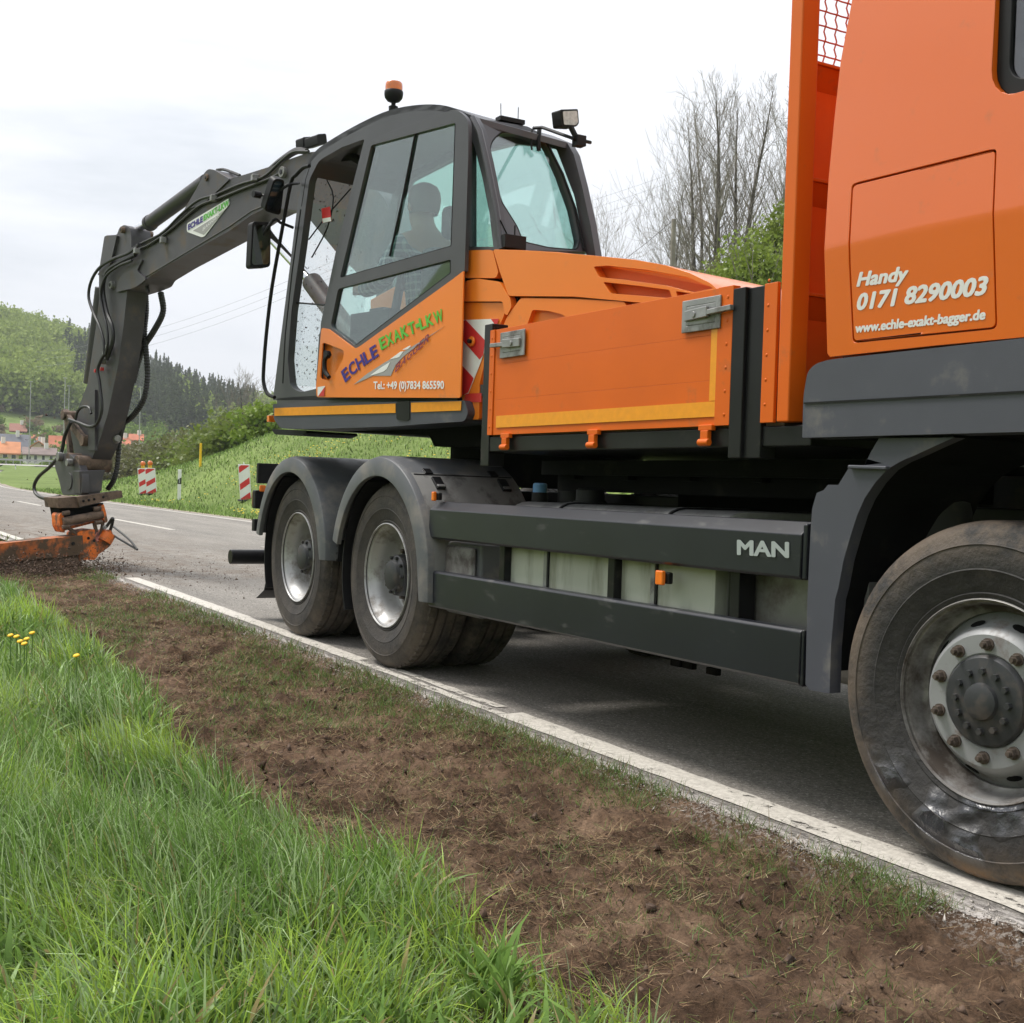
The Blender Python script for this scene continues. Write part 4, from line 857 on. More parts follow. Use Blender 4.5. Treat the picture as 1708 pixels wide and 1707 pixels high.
x0p, x1p = PY(1229, 482, 3.03)[0]+.0, PY(1262, 478, 3.03)[0]; zt2 = PY(1245, 478, 3.03)[2]; bx(mb, xrr+.006, xrr+.075, 3.03, 3.12, 1.23, zt2); bx(mb, xrr+.075, xrr+.165, 3.045, 3.12, 1.23, zt2-.004); mb.build_each('bed_post', T, .004)
mb = MB().mat(ORB); bx(mb, -5.52, xrr, 5.48, 5.52, 1.36, 1.87); bx(mb, -5.54, -5.50, 3.14, 5.48, 1.36, 1.80); mb.build('far_side_panel', T, .003)
# headboard: riveted flange, tall post, ribbed wall, mesh
mb = MB().mat(ORB); fx0, fx1 = PY(1264, 600, 3.04)[0], PY(1296, 600, 3.04)[0]; bx(mb, xrr+.17, fx1-.004, 3.035, 3.05, 1.355, PY(1280, 473, 3.035)[2])
for z in np.linspace(1.42, 1.86, 6): mb.lathe((fx1-.05, 3.035, z), (0, -1, 0), [(.0065, 0), (.005, .0025), (0, .003)], 10)
mb.build('headboard_flange', T, .0025)
pxl = PY(1298, 600, 3.03)[0]; pxr = PY(1318, 600, 3.03)[0]
mb = MB().mat(ORB); bx(mb, pxl, pxr, 3.03, 3.11, 1.355, 3.75); bx(mb, pxl, pxr, 5.45, 5.53, 1.355, 3.75); bx(mb, pxl+.01, pxr-.01, 3.11, 5.45, 3.69, 3.75); hb = mb.build('headboard_post', T, .006)
xw = pxr-.055; zs3 = [PX(1352, 692, pxr)[2], PX(1352, 487, pxr)[2], PX(1352, 293, pxr)[2], PX(1370, 100, pxr)[2]]
mb = MB().mat(ORI); bx(mb, xw-.03, xw, 3.11, 5.45, zs3[0], zs3[3])
mb.mat(ORB)
for z in zs3: bx(mb, xw, pxr-.012, 3.11, 5.45, z-.012, z)
for z in zs3[1:]: mb.poly([[np.array([xw, 3.11, z-.012]), np.array([pxr-.02, 3.11, z-.012]), np.array([xw, 3.11, z-.09])]], (0, 2.34, 0))
mb.build('headboard_wall', T, .003)
mb = MB().mat(REDP if False else mat('mesh_wire_orange', (.55, .10, .03), .5, var=.1)); z0m = zs3[3]; xm = xw-.01
for k in range(44):
    y = 3.145+k*.0525; pts = [(xm+.004*(-1)**j, y+.0014*(-1)**j, z0m+j*.0265) for j in range(int((3.69-z0m)/.0265)+1)]; mb.tube(pts, .0032, 5)
for k in range(int((3.69-z0m)/.0525)):
    z = z0m+.045+k*.0525; pts = [(xm-.004*(-1)**j, 3.12+j*.02625, z+.0014*(-1)**j) for j in range(89)]; mb.tube(pts, .0032, 5)
mb.build('headboard_mesh', hb)
bx(MB().mat(mat('bed_floor_wood', (.10, .075, .05), .8, var=.3)), -5.5, -3.35, 3.07, 5.48, 1.346, 1.362).build('bed_floor', T)
# ================================================================== EXCAVATOR SUPERSTRUCTURE
E = thing('excavator', 'orange and grey slewing excavator with boom and arm mounted over the rear truck wheels', 'excavator', (EC[0], EC[1], 1.2))
def P(pts, l=1.25): return [PE(x, y, l) for x, y in pts]
def LAT(d): return -EN*d          # inward extrusion vector from a near-side plane
def efr(f, l, z): return EL(f, l, z)
# platform and slewing ring
MB().mat(DRK).cyl((EC[0], EC[1], 1.1), (EC[0], EC[1], 1.47), .62, seg=40).build('slewing_ring', E, .01)
fs = [PE(x, y, 1.25) for x, y in ((455, 676), (771, 671))]; f_front = np.dot(fs[0]-EC, EF); zs_ = fs[0][2]
mb = MB().mat(GRP); sill = rnd([(455, 674), (775, 668), (781, 688), (775, 703), (700, 708), (650, 712), (520, 716), (468, 715), (457, 700)], [3, 3, 6, 6, 0, 0, 5, 5, 3]); mb.poly([P(sill, 1.255)], LAT(2.5)); pf = mb.build('platform', E, .012)
mb = MB().mat(DRK); mb.poly([P([(553, 712), (840, 700), (840, 745), (725, 745), (715, 726), (600, 722), (560, 719)], 1.0)], LAT(2.0)); mb.build('belly_plate', pf)
mb = MB().mat(YEL); mb.poly([P([(458, 681), (660, 673.5), (660, 689), (458, 694)], 1.258)], EN*.002); mb.poly([P([(686, 672), (770, 669.5), (769, 685), (686, 688)], 1.258)], EN*.002); mb.build('reflective_strip', pf)
mb = MB().mat(BLK); mb.poly([P(rnd([(662, 670), (684, 669), (684, 700), (678, 703), (662, 700)], 3), 1.256)], EN*.004); mb.build('latch_recess', pf)
mb = MB().mat(RUB); mb.poly([P(rnd([(453, 716), (510, 718), (512, 722), (500, 727), (458, 725)], 3), 1.1)], LAT(.4)); mb.build('step_plate', pf)
c = PE(452, 699, 1.2); mb = MB().mat(AMB); mb.box(c-.022, c+.022); mb.build('side_reflector', pf, .004)
# cab --------------------------------------------------------------
LF = .50   # lateral position of the far cab side
top_px = [tuple(q) for q in smooth([(508, 283), (523, 256), (548, 236), (600, 206), (650, 184), (700, 175), (745, 177), (788, 194)], 4)]
side_out = rnd([(455, 668), (468, 565), (484, 440), (497, 335)]+top_px+[(799, 215), (812, 270), (826, 340), (838, 418), (768, 418), (764, 668)], [2]+[0]*(len(top_px)+8)+[2, 2])
hA = rnd([(484, 645), (480, 600), (486, 520), (503, 400), (516, 300), (532, 268), (570, 246), (608, 232), (560, 420), (535, 540), (530, 648), (500, 655)], [8, 5, 0, 0, 6, 8, 0, 3, 0, 3, 3, 12], 3)
hB = rnd([(548, 545), (566, 460), (622, 248), (640, 240), (758, 206), (755, 450), (596, 578)], 4)
hC = rnd([(783, 232), (790, 240), (803, 290), (816, 350), (827, 412), (783, 412)], 3)
mb = MB().mat(CAG); mb.poly([P(side_out, 1.20), P(hA, 1.20), P(hB, 1.20), P(hC, 1.20)], LAT(.05)); cab = mb.build('cab', E, .012)
# same outline for the far side, carried over at real depth, with one long opening
def shift(pts, l0, l1): return [PE(x, y, l0)-EN*(l0-l1) for x, y in pts]
hF = rnd([(480, 640), (503, 400), (516, 300), (532, 268), (600, 228), (700, 198), (770, 205), (800, 290), (822, 410), (765, 415), (590, 440), (552, 520), (536, 640)], 6)
mb = MB().mat(CAG); mb.poly([shift(side_out, 1.2, LF), shift(hF, 1.2, LF)], LAT(.05)); mb.build('cab_far_side', cab, .008)
mb = MB().mat(G_CAB); mb.poly([[p-EN*.02 for p in shift(hF, 1.2, LF)]], LAT(.006)); mb.build('far_window', cab)
mb = MB().mat(CAG)     # roof skin and front header, ribbons between the two sides
for a, b in zip(top_px[:-1], top_px[1:]):
    A1, B1 = PE(*a, 1.2), PE(*b, 1.2); mb.poly([[A1, B1, B1-EN*(1.2-LF), A1-EN*(1.2-LF)]], (0, 0, -.035))
mb.build('cab_roof', cab)
mb = MB().mat(CAG)
for a, b, w in (((455, 668), (468, 565), 10), ):
    pass
A1 = PE(457, 660, 1.2); mb.box((0, 0, 0), (0, 0, 0)) if False else None
fl0 = np.dot(PE(470, 660, 1.2)-EC, EF); zf = PE(470, 664, 1.2)[2]
mb.box((-.95, LF, zf-.06), (fl0+.06, 1.2, zf), efr); mb.build('cab_floor', cab)
# windscreen plane between the two front pillars
fr = [(461, 640), (474, 555), (489, 440), (502, 335), (513, 285)]
mb = MB().mat(G_DIRT)
for a, b in zip(fr[:-1], fr[1:]):
    A1, B1 = PE(*a, 1.15), PE(*b, 1.15); mb.poly([[A1, B1, B1-EN*(1.15-LF-.05), A1-EN*(1.15-LF-.05)]], EF*.005)
mb.build('windscreen', cab)
mb = MB().mat(G_DIRT); mb.poly([P(rnd([(484, 505), (541, 508), (533, 650), (500, 655), (484, 645), (478, 600)], [2, 2, 3, 10, 8, 5]), 1.165)], LAT(.005)); mb.build('spattered_side_pane', cab)
mb = MB().mat(RUB); A1, B1 = P([(491, 505), (541, 509)], 1.17); mb.tube([A1, B1], .006, 6)
mb.tube(P([(504, 350), (490, 450), (478, 560), (474, 640)], 1.19), .014, 6); mb.tube(P([(521, 272), (512, 300), (505, 345)], 1.19), .012, 6); mb.build('window_gasket', cab)
# door ------------------------------------------------------------
dout = rnd([(528, 663), (527, 640), (532, 560), (545, 515), (577, 380), (614, 238), (650, 220), (762, 181), (781, 200), (781, 260), (775, 452), (764, 458), (762, 660)], [4, 0, 0, 6, 0, 8, 0, 16, 10, 0, 0, 0, 3])
w1 = rnd([(567, 464), (619, 243), (625, 241), (760, 205), (753, 411)], [4, 6, 3, 4, 3]); w2 = rnd([(551, 545), (564, 482), (752, 433), (752, 456), (593, 577)], [8, 5, 3, 3, 4])
mb = MB().mat(CAG); mb.poly([P(dout, 1.262), P(w1, 1.262), P(w2, 1.262), P(rnd([(537, 569), (576, 583), (574, 602), (553, 639), (533, 635)], 5), 1.262)], LAT(.025)); door = mb.build('cab_door', E, .010, seg=3)
mb = MB().mat(G_CAB); mb.poly([P([(565, 466), (618, 241), (762, 203), (755, 413)], 1.245)], LAT(.0008)); mb.poly([P([(549, 546), (563, 480), (754, 431), (754, 458), (593, 580)], 1.245)], LAT(.005)); mb.build('door_glass', door)
mb = MB().mat(RUB); mb.tube(P([(693, 223), (672, 330), (650, 428)], 1.252), .007, 6)
def gasket(loop, l, r=.005): pts = P(loop, l); mb.tube(pts+[pts[0]], r, 5)
gasket(w1, 1.25); gasket(w2, 1.25); mb.build('door_gasket', door)
dpan = rnd([(528, 663), (527, 645), (536, 547), (548, 549), (592, 582), (600, 578), (755, 466), (773, 452), (768, 664)], [4, 0, 4, 3, 6, 4, 0, 2, 4])
hrec = rnd([(538, 571), (574, 585), (572, 600), (552, 636), (534, 632)], 5)
mb = MB().mat(ORE); mb.poly([P(dpan, 1.272), P(hrec, 1.272)], LAT(.009)); dp = mb.build('door_panel', door, .008, seg=3)
mb = MB().mat(ORE); mb.poly([P([(533, 566), (578, 582), (574, 602), (553, 640), (530, 636)], 1.235)], LAT(.01)); mb.build('handle_recess', dp)
mb = MB().mat(RUB); mb.tube(P([(550, 591), (542, 600), (542, 618), (549, 630)], 1.285), .014, 10, 4); c = PE(549, 592, 1.27); mb.cyl(c-EN*.0, c+EN*.03, .024, seg=16); mb.build('door_handle', dp, .002)
# door lettering
def qd(a, b, c, l=1.272): return [PE(*a, l), PE(*b, l), PE(*c, l)]
def arctext(s, p0, p1, ctrl, h, m, bold=.035, l=1.274, shear=0.15):
    """letters set one by one along a quadratic px curve"""
    k = len(s); cw = {'I': .45, ' ': .45, '-': .5, 'L': .85, 'E': .85, 'W': 1.35, 'M': 1.2}; ws = [cw.get(ch, 1.) for ch in s]; tot = sum(ws); cur = 0
    p0, p1, ct = (np.array(v, float) for v in (p0, p1, ctrl)); B = lambda t: (1-t)**2*p0+2*t*(1-t)*ct+t*t*p1
    for ch, w in zip(s, ws):
        if ch != ' ':
            a = B((cur+.07*w)/tot); b = B((cur+.90*w)/tot); d = (b-a)/np.linalg.norm(b-a); up = np.array([d[1], -d[0]])*h*1.0; up = up*.55+np.array([.06*h, -h])*.45
            if ch == '-': a = a+up*.38; b = b+up*.38; up = up*.22
            text('letter', ch, [PE(*a, l), PE(*b, l), PE(*(a+up), l)], EN, m, dp, bold, proud=.002)
        cur += w
arctext('ECHLE', (576, 638), (633, 593), (602, 612), 20, NAVY); arctext('EXAKT-LKW', (636, 584), (742, 534), (688, 555), 19, GRN)
mb = MB().mat(DGR); mb.poly([P([(590, 642), (612, 624), (640, 606), (668, 590), (700, 571), (742, 544), (716, 562), (692, 580), (672, 596), (660, 609), (652, 627), (622, 627)], 1.2735)], EN*.001)
mb.mat(WHP)
for qq in ([(617, 627), (636, 613), (651, 604), (645, 616), (640, 620), (628, 624)], [(650, 600), (668, 587), (673, 586), (666, 596)], [(671, 584), (683, 577), (686, 577), (680, 583)]): mb.poly([P(qq, 1.2748)], EN*.001)
mb.build('road_decal', dp)
for i, (ch) in enumerate('BAGGER'):
    a = np.array([659+i*9.6, 622-i*9.2]); b = a+np.array([7.8, -6.8]); up = np.array([3.5, -15.])
    text('letter', ch, [PE(*a, 1.277), PE(*b, 1.277), PE(*(a+up), 1.277)], EN, PURP, dp, .012, proud=.002)
text('lettering', 'Tel.: +49 (0)7834 865590', qd((624, 653), (741, 653), (624, 637), 1.272), EN, WHP, dp, .035, proud=.003)
mb = MB().mat(WHP); mb.poly([P([(530, 646), (542, 644), (541, 661), (530, 661)], 1.2735)], EN*.0012); mb.mat(REDP); mb.poly([P([(541.5, 646), (541, 661), (531, 661)], 1.2755)], EN*.0012); mb.build('warning_sticker', dp)
# rear face of the cab ---------------------------------------------
ptT, ptB = PE(788, 196, 1.2), PE(836, 416, 1.2); frear = np.dot(ptB-EC, EF); far = PF(982, 420, frear+.10)
nR = np.cross(ptT-ptB, far-ptB); nR /= np.linalg.norm(nR); nR = nR*np.sign(np.dot(nR, -EF))
def PR(pts, d=0): return [hit(x, y, ptB+nR*d, nR) for x, y in pts]
ro = rnd([(787, 196), (880, 211), (906, 225), (926, 262), (950, 325), (970, 385), (984, 420), (835, 417), (826, 345), (812, 275), (799, 220)], [2, 5, 5, 0, 0, 0, 3, 2, 0, 0, 0])
rh = rnd([(814, 262), (820, 235), (836, 220), (868, 221), (912, 236), (936, 290), (956, 345), (968, 400), (962, 418), (915, 414), (872, 404), (862, 378), (838, 340), (820, 295)], [6, 8, 8, 8, 10, 0, 0, 6, 6, 6, 8, 8, 0, 0])
mb = MB().mat(CAG); mb.poly([PR(ro), PR(rh)], -nR*.05); rf = mb.build('cab_rear_frame', cab, .010)
mb = MB().mat(G_REAR); mb.poly([PR(rh, -.018)], -nR*.005); mb.build('rear_window', rf)
mb = MB().mat(RUB); pts = PR(rh, -.004); mb.tube(pts+[pts[0]], .006, 5); mb.tube(PR([(912, 238), (938, 290), (960, 350), (975, 418)], .012), .008, 5); mb.build('rear_gasket', rf)
mb = MB().mat(CAG); mb.tube([PE(788, 197, 1.205), PE(800, 220, 1.205), PE(813, 275, 1.205), PE(827, 345, 1.205), PE(837, 416, 1.205)], .018, 8); mb.build('rear_pillar', cab)
mb = MB().mat(G_CAB); mb.poly([P(hC, 1.185)], LAT(.005)); mb.build('quarter_window', cab)
mb = MB().mat(RUB); c = PR([(850, 400)], .04)[0]; mb.box(c-np.array([.04, .05, .05]), c+np.array([.04, .08, .02])); mb.tube([c, c+np.array([-.02, -.05, .10])], .005, 5); mb.tube([c+np.array([0, .03, 0]), c+np.array([0, .03, .08])], .005, 5)
c = PR([(851, 206)], -.03)[0]; mb.box(c-np.array([.03, .08, .0]), c+np.array([.03, .08, .025])); mb.tube([c-np.array([0, .06, 0]), c+np.array([0, -.065, .10])], .003, 5); mb.tube([c+np.array([0, .05, 0]), c+np.array([0, .05, .10])], .003, 5); mb.build_each('aerial_box', cab, .003)
# interior
mb = MB().mat(mat('seat_fabric', (.045, .05, .055), .85, var=.2)); zs2 = zf
def ebox(m, f0, f1, l0, l1, z0, z1): return m.box((f0, l0, z0), (f1, l1, z1), efr)
hq = np.dot(PE(702, 346, .86)-EC, EF); ebox(mb, hq-.25, hq+.27, .60, 1.05, zs2+.16, zs2+.28); ebox(mb, hq-.37, hq-.23, .62, 1.03, zs2+.26, zs2+.86); ebox(mb, hq-.36, hq-.27, .74, .92, zs2+.92, zs2+1.12); ebox(mb, hq-.2, hq+.15, .65, 1.0, zs2, zs2+.17); mb.build('operator_seat', cab, .04)
mb = MB().mat(RUB); ebox(mb, hq-.1, hq+.34, .53, .60, zs2+.2, zs2+.52); ebox(mb, hq-.1, hq+.32, 1.08, 1.14, zs2+.2, zs2+.50); ebox(mb, .45, .60, .75, 1.0, zs2, zs2+.55); mb.tube([EL(.50, .88, zs2+.5), EL(.42, .88, zs2+.78)], .03, 8)
c = EL(.40, .88, zs2+.80); ax = EF*.5-_Z; ring = [c+(EN*cos(a)+np.cross(EN, ax/np.linalg.norm(ax))*sin(a))*.17 for a in np.linspace(0, 2*pi, 25)]; mb.tube(ring, .014, 6); mb.tube([c-EN*.16, c+EN*.16], .012, 5)
mb.tube([EL(.12, .57, zs2+.62), EL(.15, .57, zs2+.78)], .018, 6); mb.tube([EL(.10, 1.10, zs2+.60), EL(.13, 1.10, zs2+.76)], .018, 6)
mb.tube(P([(560, 235+30), (590, 262), (620, 280)], 1.0), .03, 6); mb.tube(P([(545, 300), (556, 330), (546, 380), (520, 430)], 1.1), .006, 5, 3); mb.tube(P([(585, 315), (545, 360), (515, 400)], 1.1), .006, 5)
mb.build('cab_controls', cab, .006)
mb = MB().mat(ORE); mb.poly([P([(617, 500), (700, 455), (752, 440), (752, 480), (618, 590)], .60)], LAT(.03)); mb.build('inner_console', cab, .01)
mb = MB().mat(REDP); mb.poly([P([(536, 348), (550, 345), (552, 369), (538, 372)], 1.12)], LAT(.004)); mb.mat(WHP); mb.poly([P([(538, 365), (551.5, 362.5), (552.5, 369), (539, 372)], 1.124)], EN*.002); tag(mb.build('hanging_tag', cab), 'small red and white tag hanging in the cab opening')
# handrail, mirrors
mb = MB().mat(RUB); mb.tube(P([(516, 277), (506, 280), (494, 292), (485, 306), (471, 381), (453.5, 480), (444, 560), (439.5, 620), (440, 640), (446, 657), (458, 663)], 1.29), .0125, 8, 3); mb.build('handrail', E)
def mirror(pts, l, glassin, nm='mirror', lab=None, tilt=0.):
    c = PE(*np.mean(pts, 0), l); f = np.dot(c-EC, EF); b = rnd(pts, 7)
    fn_ = EF+_Z*tilt; fn_ /= np.linalg.norm(fn_); loop = [hit(x, y, c, fn_) for x, y in b]; cen = np.mean(loop, 0); mb = MB().mat(RUB); mb.poly([loop], fn_*.06); o = mb.build(nm, E, .014, seg=3)
    mb = MB().mat(MIR); mb.poly([[cen+(p-cen)*glassin-fn_*.002 for p in loop]], -fn_*.002); mb.build('mirror_glass', o)
    if lab: tag(o, lab)
    return c, f
c1, f1_ = mirror([(421, 369), (452, 371), (451, 446), (417, 448)], 1.45, .86, lab='lower mirror in a rounded black housing')
c2, f2_ = mirror([(457, 298), (475, 300), (468, 360), (440, 352)], 1.40, .86, tilt=.55, lab='upper tilted mirror beside the cab pillar')
mb = MB().mat(RUB); mb.tube([c1+EF*.05, PE(455, 368, 1.40), PE(468, 372, 1.3), PE(489, 380, 1.2)], .010, 6, 3); mb.tube([c2+EF*.05, PE(478, 310, 1.35), PE(498, 306, 1.2)], .010, 6, 3); c = PE(434, 326, 1.45); mb.cyl(c, c+EN*.05, .022); mb.tube([c, c2], .008, 5); mb.build('mirror_arm', E)
# beacon
b0 = PE(656, 181, .85); rr_ = .058
mb = MB().mat(RUB); mb.lathe(b0, (0, 0, 1), [(.0, -.03), (.028, -.03), (.030, .01), (.014, .018), (.014, .035), (.040, .045), (.056, .065), (.060, .085), (.060, .105), (.056, .110), (0, .112)], 28); bo = mb.build('rotating_beacon', E, sharp=60)
mb = MB().mat(BEA); mb.lathe(b0, (0, 0, 1), [(.055, .110), (.056, .135), (.054, .155), (.048, .163), (0, .165)], 28); mb.build('beacon_dome', bo, sharp=50)
# work lamp on its rear bracket
wl = hit(950, 198, ptB+nR*.35, nR); a0 = PR([(890, 214)], .02)[0]; a1 = hit(985, 238, ptB+nR*.35, nR)
mb = MB().mat(RUB); mb.tube([a0, PR([(905, 213)], .1)[0], hit(958, 232, ptB+nR*.35, nR), a1], .010, 6); mb.tube([hit(952, 212, ptB+nR*.35, nR), hit(962, 232, ptB+nR*.35, nR)], .016, 6)
mb.tube([PR([(887, 216)], .02)[0], PR([(886, 240)], .01)[0], PR([(887, 250)], .01)[0]], .006, 5); mb.tube([PR([(900, 215)], .03)[0], PR([(898, 235)], .03)[0], PR([(899, 252)], .01)[0]], .014, 5)
c = hit(966, 236, ptB+nR*.35, nR); mb.box(c-.028, c+.028); mb.build('lamp_bracket', E, .003)
lo = [hit(x, y, wl, -EF) for x, y in rnd([(934, 183), (964, 182), (966, 206), (961, 212), (937, 211)], 3)]
mb = MB().mat(RUB); mb.poly([lo], EF*.07); lm = mb.build('work_lamp', E, .012); cen = np.mean(lo, 0); mb = MB().mat(mat('lamp_glass', (.45, .45, .40), .12, metal=.4, var=.2, scale=60)); mb.poly([[cen+(p-cen)*.80-EF*.002 for p in lo]], -EF*.003); mb.build('lamp_lens', lm)
# hood and rear bodywork --------------------------------------------
fh0 = np.dot(PE(822, 416, 1.2)-EC, EF)
hp = [(822, 416), (860, 417), (930, 421), (990, 427), (1060, 434), (1110, 443), (1150, 456), (1185, 473), (1200, 486), (1208, 520), (1205, 640), (830, 700)]
mb = MB().mat(ORE); mb.poly([P(rnd(hp, [4, 0, 0, 0, 0, 0, 0, 8, 12, 20, 20, 4]), 1.15)], LAT(2.3)); hood = mb.build('engine_hood', E, .07, seg=5)
A_px = rnd([(822, 416), (900, 419), (990, 426.5), (1060, 433.5), (1110, 442.5), (1150, 455.5), (1185, 472.5), (1203, 489), (1203, 520), (1076, 506), (957, 495), (848, 494), (834, 455)], [5, 0, 0, 0, 0, 0, 6, 6, 4, 0, 0, 5, 3])
sl1 = rnd([(990, 445), (1013, 443.5), (1076, 450), (1146, 462.5), (1190, 481), (1157, 488), (1111, 476.6), (1040, 467), (999, 462.5)], 3); sl2 = rnd([(1006, 470.6), (1060, 476.5), (1116.5, 484), (1121, 498), (1070, 494), (1018, 489.6)], 3); sl3 = rnd([(1127, 486), (1166, 492), (1172, 502), (1131, 499)], 3)
mb = MB().mat(ORE); mb.poly([P(A_px, 1.22), P(sl1, 1.22), P(sl2, 1.22), P(sl3, 1.22)], LAT(.055)); hs = mb.build('hood_side', hood, .014, seg=3)
mb = MB().mat(ORI); mb.poly([P([(985, 440), (1195, 480), (1190, 505), (1010, 495)], 1.158)], LAT(.012)); mb.build('hood_vent', hs)  # slot backs take a deeper orange, recess shade put into the colour
B_px = rnd([(868, 497.5), (960, 499), (1041, 503.5), (1047, 515), (1060, 650), (830, 650), (829, 570), (845, 530)], [6, 0, 4, 4, 0, 0, 8, 6]); br = rnd([(888, 517), (915, 519), (938, 525), (958, 540), (962, 575), (868, 575)], 4)
mb = MB().mat(ORE); mb.poly([P(B_px, 1.215), P(br, 1.215)], LAT(.05)); mb.build('lower_side_panel', hood, .012, seg=3)
mb = MB().mat(ORE); mb.poly([P([(884, 512), (965, 512), (970, 580), (860, 580)], 1.185)], LAT(.02)); mb.build('panel_recess', hood)
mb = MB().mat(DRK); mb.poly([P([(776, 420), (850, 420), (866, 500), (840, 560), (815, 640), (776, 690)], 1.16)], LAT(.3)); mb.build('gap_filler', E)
mb = MB().mat(ORE); mb.poly([P(rnd([(776, 418), (818, 417), (823, 422), (831, 455), (827, 464), (776, 464)], [2, 3, 3, 4, 4, 2]), 1.215)], LAT(.04))
mb.poly([P(rnd([(777, 469), (796, 465), (833, 470), (851, 498), (853, 512), (846, 526), (842, 524), (838, 503), (771, 503)], [2, 2, 5, 4, 4, 3, 3, 4, 2]), 1.220)], LAT(.04))
mb.poly([P(rnd([(772, 505), (838, 505), (845, 512), (840, 528), (812, 590), (800, 640), (799, 700), (779, 700), (771, 680)], [3, 5, 5, 3, 0, 0, 4, 4, 3]), 1.205)], LAT(.04))
mb.build('rear_corner_panel', E, .009, seg=3)
cb_ = P([(772.6, 534), (832, 532), (827, 553), (801, 600), (799, 625), (779.6, 659), (766, 659)], 1.2075)
mb = MB().mat(WHP); mb.poly([P([(771, 534), (832, 532), (826, 553), (810, 582), (800, 610), (781, 658), (769, 659)], 1.208)], EN*.0015)
mb.mat(REDP)
for s_ in ([(819, 532.5), (832, 532), (828, 545)], [(771, 536), (777, 534), (809, 568), (806, 592), (800, 600), (771, 567)], [(770, 609), (790, 631), (781, 655), (773, 659), (769, 659), (770, 640)]): mb.poly([P(s_, 1.2105)], EN*.001)
mb.poly([P([(777, 657), (803, 656), (803, 671), (773, 671)], 1.2105)], EN*.001); mb.build('warning_chevron', E)
mb = MB().mat(ORE); c = PE(788, 570, 1.215); mb.cyl(c, c+EN*.012, .027); mb.mat(BLK).cyl(c+EN*.012, c+EN*.03, .012); mb.build('lock_cap', E, .003)
# ---------------------------------------------------------------- boom
lb_ = .17
boom_out = [(193, 488), (200, 470), (206, 435), (216, 415), (239, 404), (258, 396), (282, 376), (306, 352), (330, 311), (339, 291), (347, 282), (356, 283), (366, 293), (383, 298.6), (410, 291), (457, 276), (485, 265), (517, 254), (560, 250), (640, 330), (700, 470), (640, 500), (560, 420), (505, 352), (446, 346), (418, 360), (383, 385), (282, 441), (247, 463), (242.5, 472.6), (225, 480), (200, 488)]
mb = MB().mat(BOG); mb.poly([P(rnd(boom_out, 4, 3), lb_)], LAT(.28)); boom = mb.build('boom', E, .012)
mb = MB().mat(BOG); 
def weld(mb, pts, l=lb_, r=.006): mb.tube(P(pts, l+.002), r, 5)
weld(mb, [(196, 486), (243, 462), (383, 378), (420, 352), (450, 340)]); 
mb.poly([P(rnd([(345, 283), (356, 283), (383, 299), (340, 340), (306, 352), (330, 311)], 4), lb_+.015)], LAT(.015)); mb.poly([P(rnd([(193, 488), (196, 470), (215, 440), (238, 432), (228, 452), (244, 466), (225, 480)], 5), lb_+.02)], LAT(.02)); mb.build('boom_plate', boom, .004)
mb = MB()
for (x, y, r) in ((348, 297, .032), (188, 476, .04), (474, 288, .045), (206, 384, .032)): c = PE(x, y, lb_); mb.mat(MUD if r < .04 else ALU).cyl(c+EN*.03, c-EN*.31, r, seg=18); mb.mat(BLK).cyl(c+EN*.035, c+EN*.03, r*.5, seg=12)
mb.build_each('pivot_pin', boom, .003)
# arm cylinder along the top of the boom
l2 = .05
mb = MB().mat(BOG); A1, B1, C1 = P([(345, 303), (252, 371), (206, 392)], l2); mb.cyl(A1, B1, .072, seg=24); mb.cyl(B1-(A1-B1)*.00, B1+(B1-A1)*.04, .08, seg=24); ac = mb.build('arm_cylinder', E, .004)
MB().mat(CHR).cyl(B1, C1, .038, seg=20).build('cylinder_rod', ac)
# boom lift cylinder beside the cab, blue-white rod
A1, B1, C1 = P([(418, 358), (520, 470), (575, 545)], -.05); mb = MB().mat(BOG); mb.cyl(B1, C1+(C1-B1)*.6, .085, seg=20); lc = mb.build('lift_cylinder', E, .004); MB().mat(CHR).cyl(A1, B1, .045, seg=20).build('cylinder_rod', lc)
# arm (dipper)
arm = [(165, 452), (174, 394), (195, 392), (199, 380), (207, 375), (217, 380), (219, 395), (219, 430), (212, 486), (206, 545), (197, 610), (180, 690), (163, 745), (150, 772), (137, 773), (126, 765), (117, 718), (146, 640), (160, 545), (165, 500)]
mb = MB().mat(BOG); mb.poly([P(rnd(arm, 3, 3), .16)], LAT(.215)); armo = mb.build('arm', E, .012)
mb = MB().mat(BOG); mb.poly([P(rnd([(165, 455), (176, 393), (195, 392), (184, 440), (170, 462), (162, 458)], 3), .19)], LAT(.04)); mb.poly([P([(150, 655), (158, 650), (158, 752), (146, 752)], .19)], LAT(.03)); mb.build_each('arm_plate', armo, .004)
# coupler cylinder on the front of the arm
A1, B1, C1 = P([(163, 540), (148, 640), (137, 710)], .0); mb = MB().mat(BOG); mb.cyl(P([(168, 480)], .0)[0], B1, .06, seg=18); bc = mb.build('tilt_cylinder', E, .004); MB().mat(CHR).cyl(B1, C1, .032, seg=14).build('cylinder_rod', bc)
